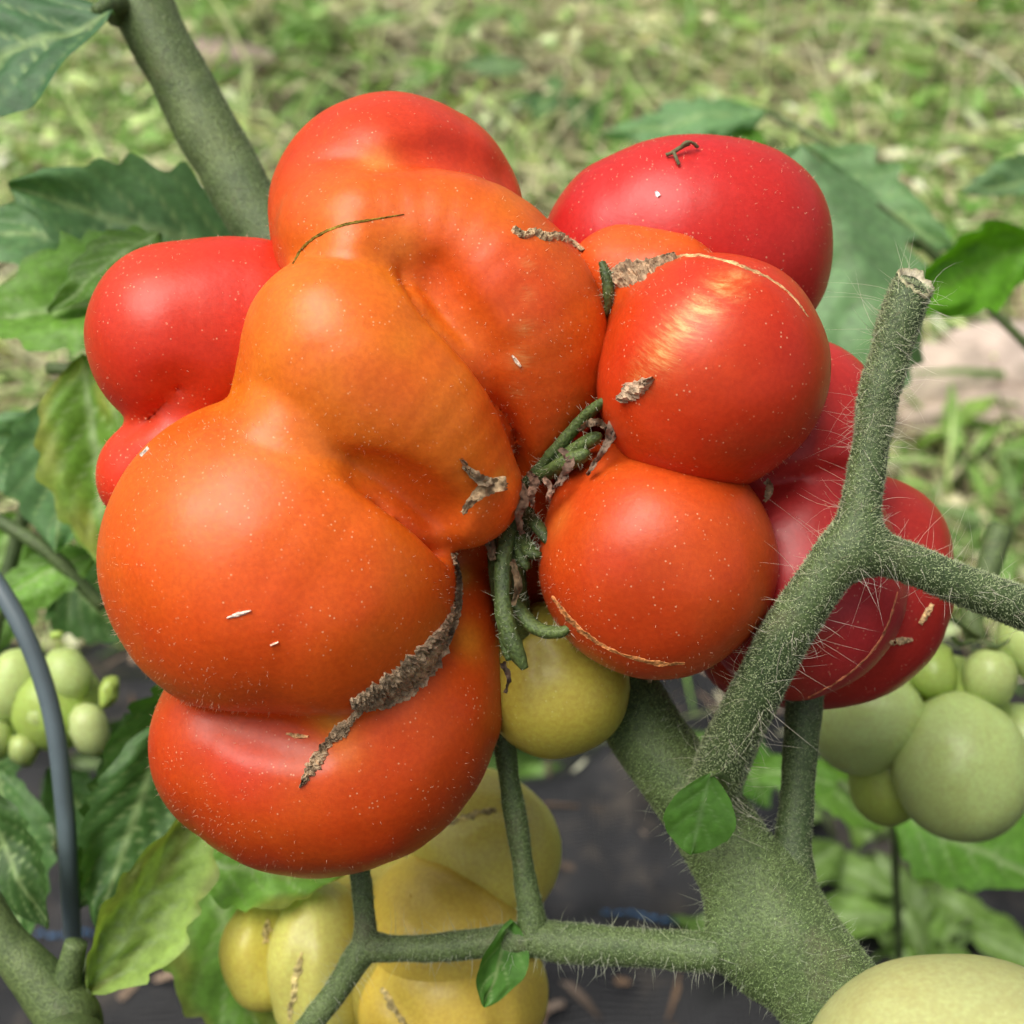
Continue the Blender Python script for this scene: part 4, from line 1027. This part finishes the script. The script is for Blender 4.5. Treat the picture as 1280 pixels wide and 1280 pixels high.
hay('dry_stalks', 260, -1.2, 1.2, 0.55, 2.2, (0.10, 0.28), (0.002, 0.004), (0.0, 0.02), [STRAW, (0.5, 0.42, 0.26)], [1, 1], MAT['hay'], ('long pale dry stalks leaning out of the hay', 'stalks'), 0.8)
hay('fabric_litter', 1800, -1.2, 1.2, 0.2, 0.47, (0.004, 0.03), (0.001, 0.004), (0.032, 0.05), [BRN, STRAW, (0.16, 0.10, 0.06), (0.1, 0.07, 0.05)], [3, 0.5, 3, 3], MAT['hay'], ('dry bits of leaf and straw scattered on the black fabric', 'litter'), 0.1)
hay('far_grass', 12000, -4, 4, 2.3, 7, (0.05, 0.16), (0.004, 0.01), (0.0, 0.03), [PGREEN, GREEN, STRAW], [3, 2, 2], MAT['weed'], ('rough grass farther off behind the beds', 'grass'), 0.7)

def weed(name, label, px, py, h, n, size, colr, seed, group=None, up=0.5, width=0.45, serr=0.1, cat='weed'):
    r_ = np.random.default_rng(seed); g = ground_at(px, py); g[2] = -0.015
    root = empty(name, tuple(g)); tag(root, label, cat, group); bpy.context.view_layer.update()
    for i in range(n):
        a = 2 * math.pi * i / n + r_.normal() * 0.4; hh = h * (0.4 + 0.6 * r_.random())
        d = np.array([math.cos(a), math.sin(a), 0]); b0 = g + d * hh * 0.35 + [0, 0, hh]
        V, F = tube([g, g + d * hh * 0.1 + [0, 0, hh * 0.55], b0], [0.0012, 0.001, 0.0008], 8, 5); mesh_obj('leaf_stalk', V, F, MAT['sepal'], root)
        sz = size * (0.7 + 0.5 * r_.random())
        leaf('leaf_blade', b0, b0 + d * sz + np.array([0, 0, up * sz * r_.normal()]), width, np.array(colr) * (0.55 if name == 'ground_weed' else 0.8) * np.array([1.0, 0.92, 1.0]) * (0.65 + 0.6 * r_.random()), root, facing=(0, -0.3, 1), nu=22, nv=9, seed=seed * 13 + i, teeth=4, serr=serr, mat=MAT['weed'], curl=0.1)
WL = 'weeds standing in the hay'
weed('leafy_weed', 'bright green weed directly behind the topmost orange lobe', 560, 100, 0.05, 6, 0.05, (0.10, 0.24, 0.04), 1, WL)
weed('leafy_weed', 'bluish green weed between the topmost lobe and the deep red lobe', 690, 150, 0.06, 6, 0.055, (0.08, 0.2, 0.08), 2, WL)
weed('leafy_weed', 'grassy green weed near the top of the diagonal stem', 250, 20, 0.05, 6, 0.06, (0.13, 0.28, 0.05), 3, WL, width=0.25)
weed('leafy_weed', 'green weed at the top edge above the ripe tomato', 420, 60, 0.05, 6, 0.05, (0.12, 0.26, 0.06), 4, WL, width=0.3)
weed('leafy_weed', 'tall green weed just right of the top of the diagonal stem', 330, 40, 0.06, 7, 0.06, (0.16, 0.32, 0.07), 12, WL, width=0.3)
weed('leafy_weed', 'pale green weed at the top edge behind the blue-green weed', 640, 40, 0.05, 7, 0.05, (0.18, 0.32, 0.12), 13, WL, width=0.4)
weed('leafy_weed', 'low green weed at the top edge above the deep red lobe', 880, 40, 0.04, 7, 0.04, (0.2, 0.36, 0.1), 14, WL, width=0.4)
weed('leafy_weed', 'pale weed at the right edge of the hay below the yellow flower', 1180, 110, 0.04, 7, 0.04, (0.24, 0.38, 0.14), 15, WL, width=0.4)
weed('ferny_weed', 'soft ferny weed at the right edge above the hairy branch', 1190, 610, 0.05, 9, 0.04, (0.14, 0.28, 0.06), 5, WL, width=0.3, serr=0.4)
weed('ferny_weed', 'ferny weed right of the crimson lobes, lowest at the right edge', 1255, 720, 0.05, 9, 0.035, (0.12, 0.25, 0.07), 6, WL, width=0.35, serr=0.4)
weed('ferny_weed', 'ferny weed at the right edge below the pale stone', 1270, 560, 0.05, 7, 0.04, (0.16, 0.3, 0.06), 7, WL, width=0.3, serr=0.4)
weed('ground_weed', 'green weed on the black fabric below the green tomato', 1110, 1130, 0.04, 8, 0.04, (0.14, 0.28, 0.06), 8, WL)
weed('ground_weed', 'small green weed on the fabric beside the thick stem', 850, 1130, 0.03, 5, 0.035, (0.12, 0.26, 0.05), 9, WL)
weed('ground_weed', 'green weed at the fabric edge under the small yellow tomato', 700, 960, 0.04, 7, 0.04, (0.1, 0.22, 0.05), 10, WL)
weed('ground_weed', 'pale green weed on the fabric right of the slim stem', 1060, 1080, 0.05, 8, 0.045, (0.16, 0.32, 0.07), 16, WL)
weed('ground_weed', 'green weed on the fabric near the lower right edge', 1200, 1130, 0.05, 8, 0.045, (0.13, 0.28, 0.05), 17, WL)
weed('ground_weed', 'light green weed on the fabric just above the cream tomato', 1150, 1190, 0.05, 8, 0.04, (0.16, 0.32, 0.07), 18, WL)
weed('ground_weed', 'green weed on the fabric between the yellow tomato and the thick stem', 760, 1010, 0.04, 7, 0.04, (0.13, 0.28, 0.07), 19, WL)
weed('ground_weed', 'dark green weed under the neighbouring plant at the left', 60, 1000, 0.06, 8, 0.05, (0.06, 0.13, 0.03), 11, WL)

# yellow flowers
def flower(px, py, label):
    g = ground_at(px, py); g[2] = 0.03
    root = empty('yellow_flower', (g[0], g[1], -0.015)); tag(root, label, 'flower', 'yellow flowers in the hay'); bpy.context.view_layer.update()
    V, F = tube([[g[0], g[1], -0.015], g], [0.0008, 0.0008], 8, 4); mesh_obj('flower_stem', V, F, MAT['sepal'], root)
    for i in range(6):
        a = i * math.pi / 3; d = np.array([math.cos(a), math.sin(a), 0.2])
        leaf('petal', g, g + d * 0.009, 0.7, (0.75, 0.58, 0.03), root, facing=(0, 0, 1), nu=8, nv=5, serr=0, mat=MAT['weed'], veinc=(0.75, 0.58, 0.03), seed=i)
flower(1203, 34, 'small yellow flower in the hay near the upper right corner')
flower(440, 4, 'small yellow flower at the top edge above the tomato')

# pale stones
def stone(px, py, sx, sy, sz, colr, label, seed):
    g = ground_at(px, py); n1, n2 = 28, 18; V = []; F = []
    for i in range(n2 + 1):
        th = math.pi * i / n2
        for k in range(n1):
            ph = 2 * math.pi * k / n1
            V.append([math.sin(th) * math.cos(ph), math.sin(th) * math.sin(ph), math.cos(th)])
    V = np.array(V); V *= (1 + 0.18 * vnoise(V * 1.6, seed) + 0.06 * vnoise(V * 4, seed))[:, None]
    V = V * [sx, sy, sz] + [g[0], g[1], sz * 0.35 - 0.01]
    for i in range(n2):
        for k in range(n1): F.append((i * n1 + k, (i + 1) * n1 + k, (i + 1) * n1 + (k + 1) % n1, i * n1 + (k + 1) % n1))
    tag(mesh_obj('stone', V, F, flat_material('pale_stone', colr, 0.8, 60, 0.3, 0.6, 0.003)), label, 'stone', 'stones lying in the hay')
stone(1165, 490, 0.04, 0.03, 0.03, (0.50, 0.40, 0.32), 'pale beige stone just right of the cut shoot', 1)
stone(1262, 470, 0.05, 0.035, 0.03, (0.45, 0.36, 0.30), 'pinkish stone at the right edge of the frame', 2)
stone(1215, 520, 0.05, 0.02, 0.02, (0.38, 0.30, 0.24), 'flat brown stone below the beige one', 3)
stone(255, 75, 0.06, 0.035, 0.02, (0.30, 0.22, 0.19), 'brownish stone just right of the diagonal stem', 4)
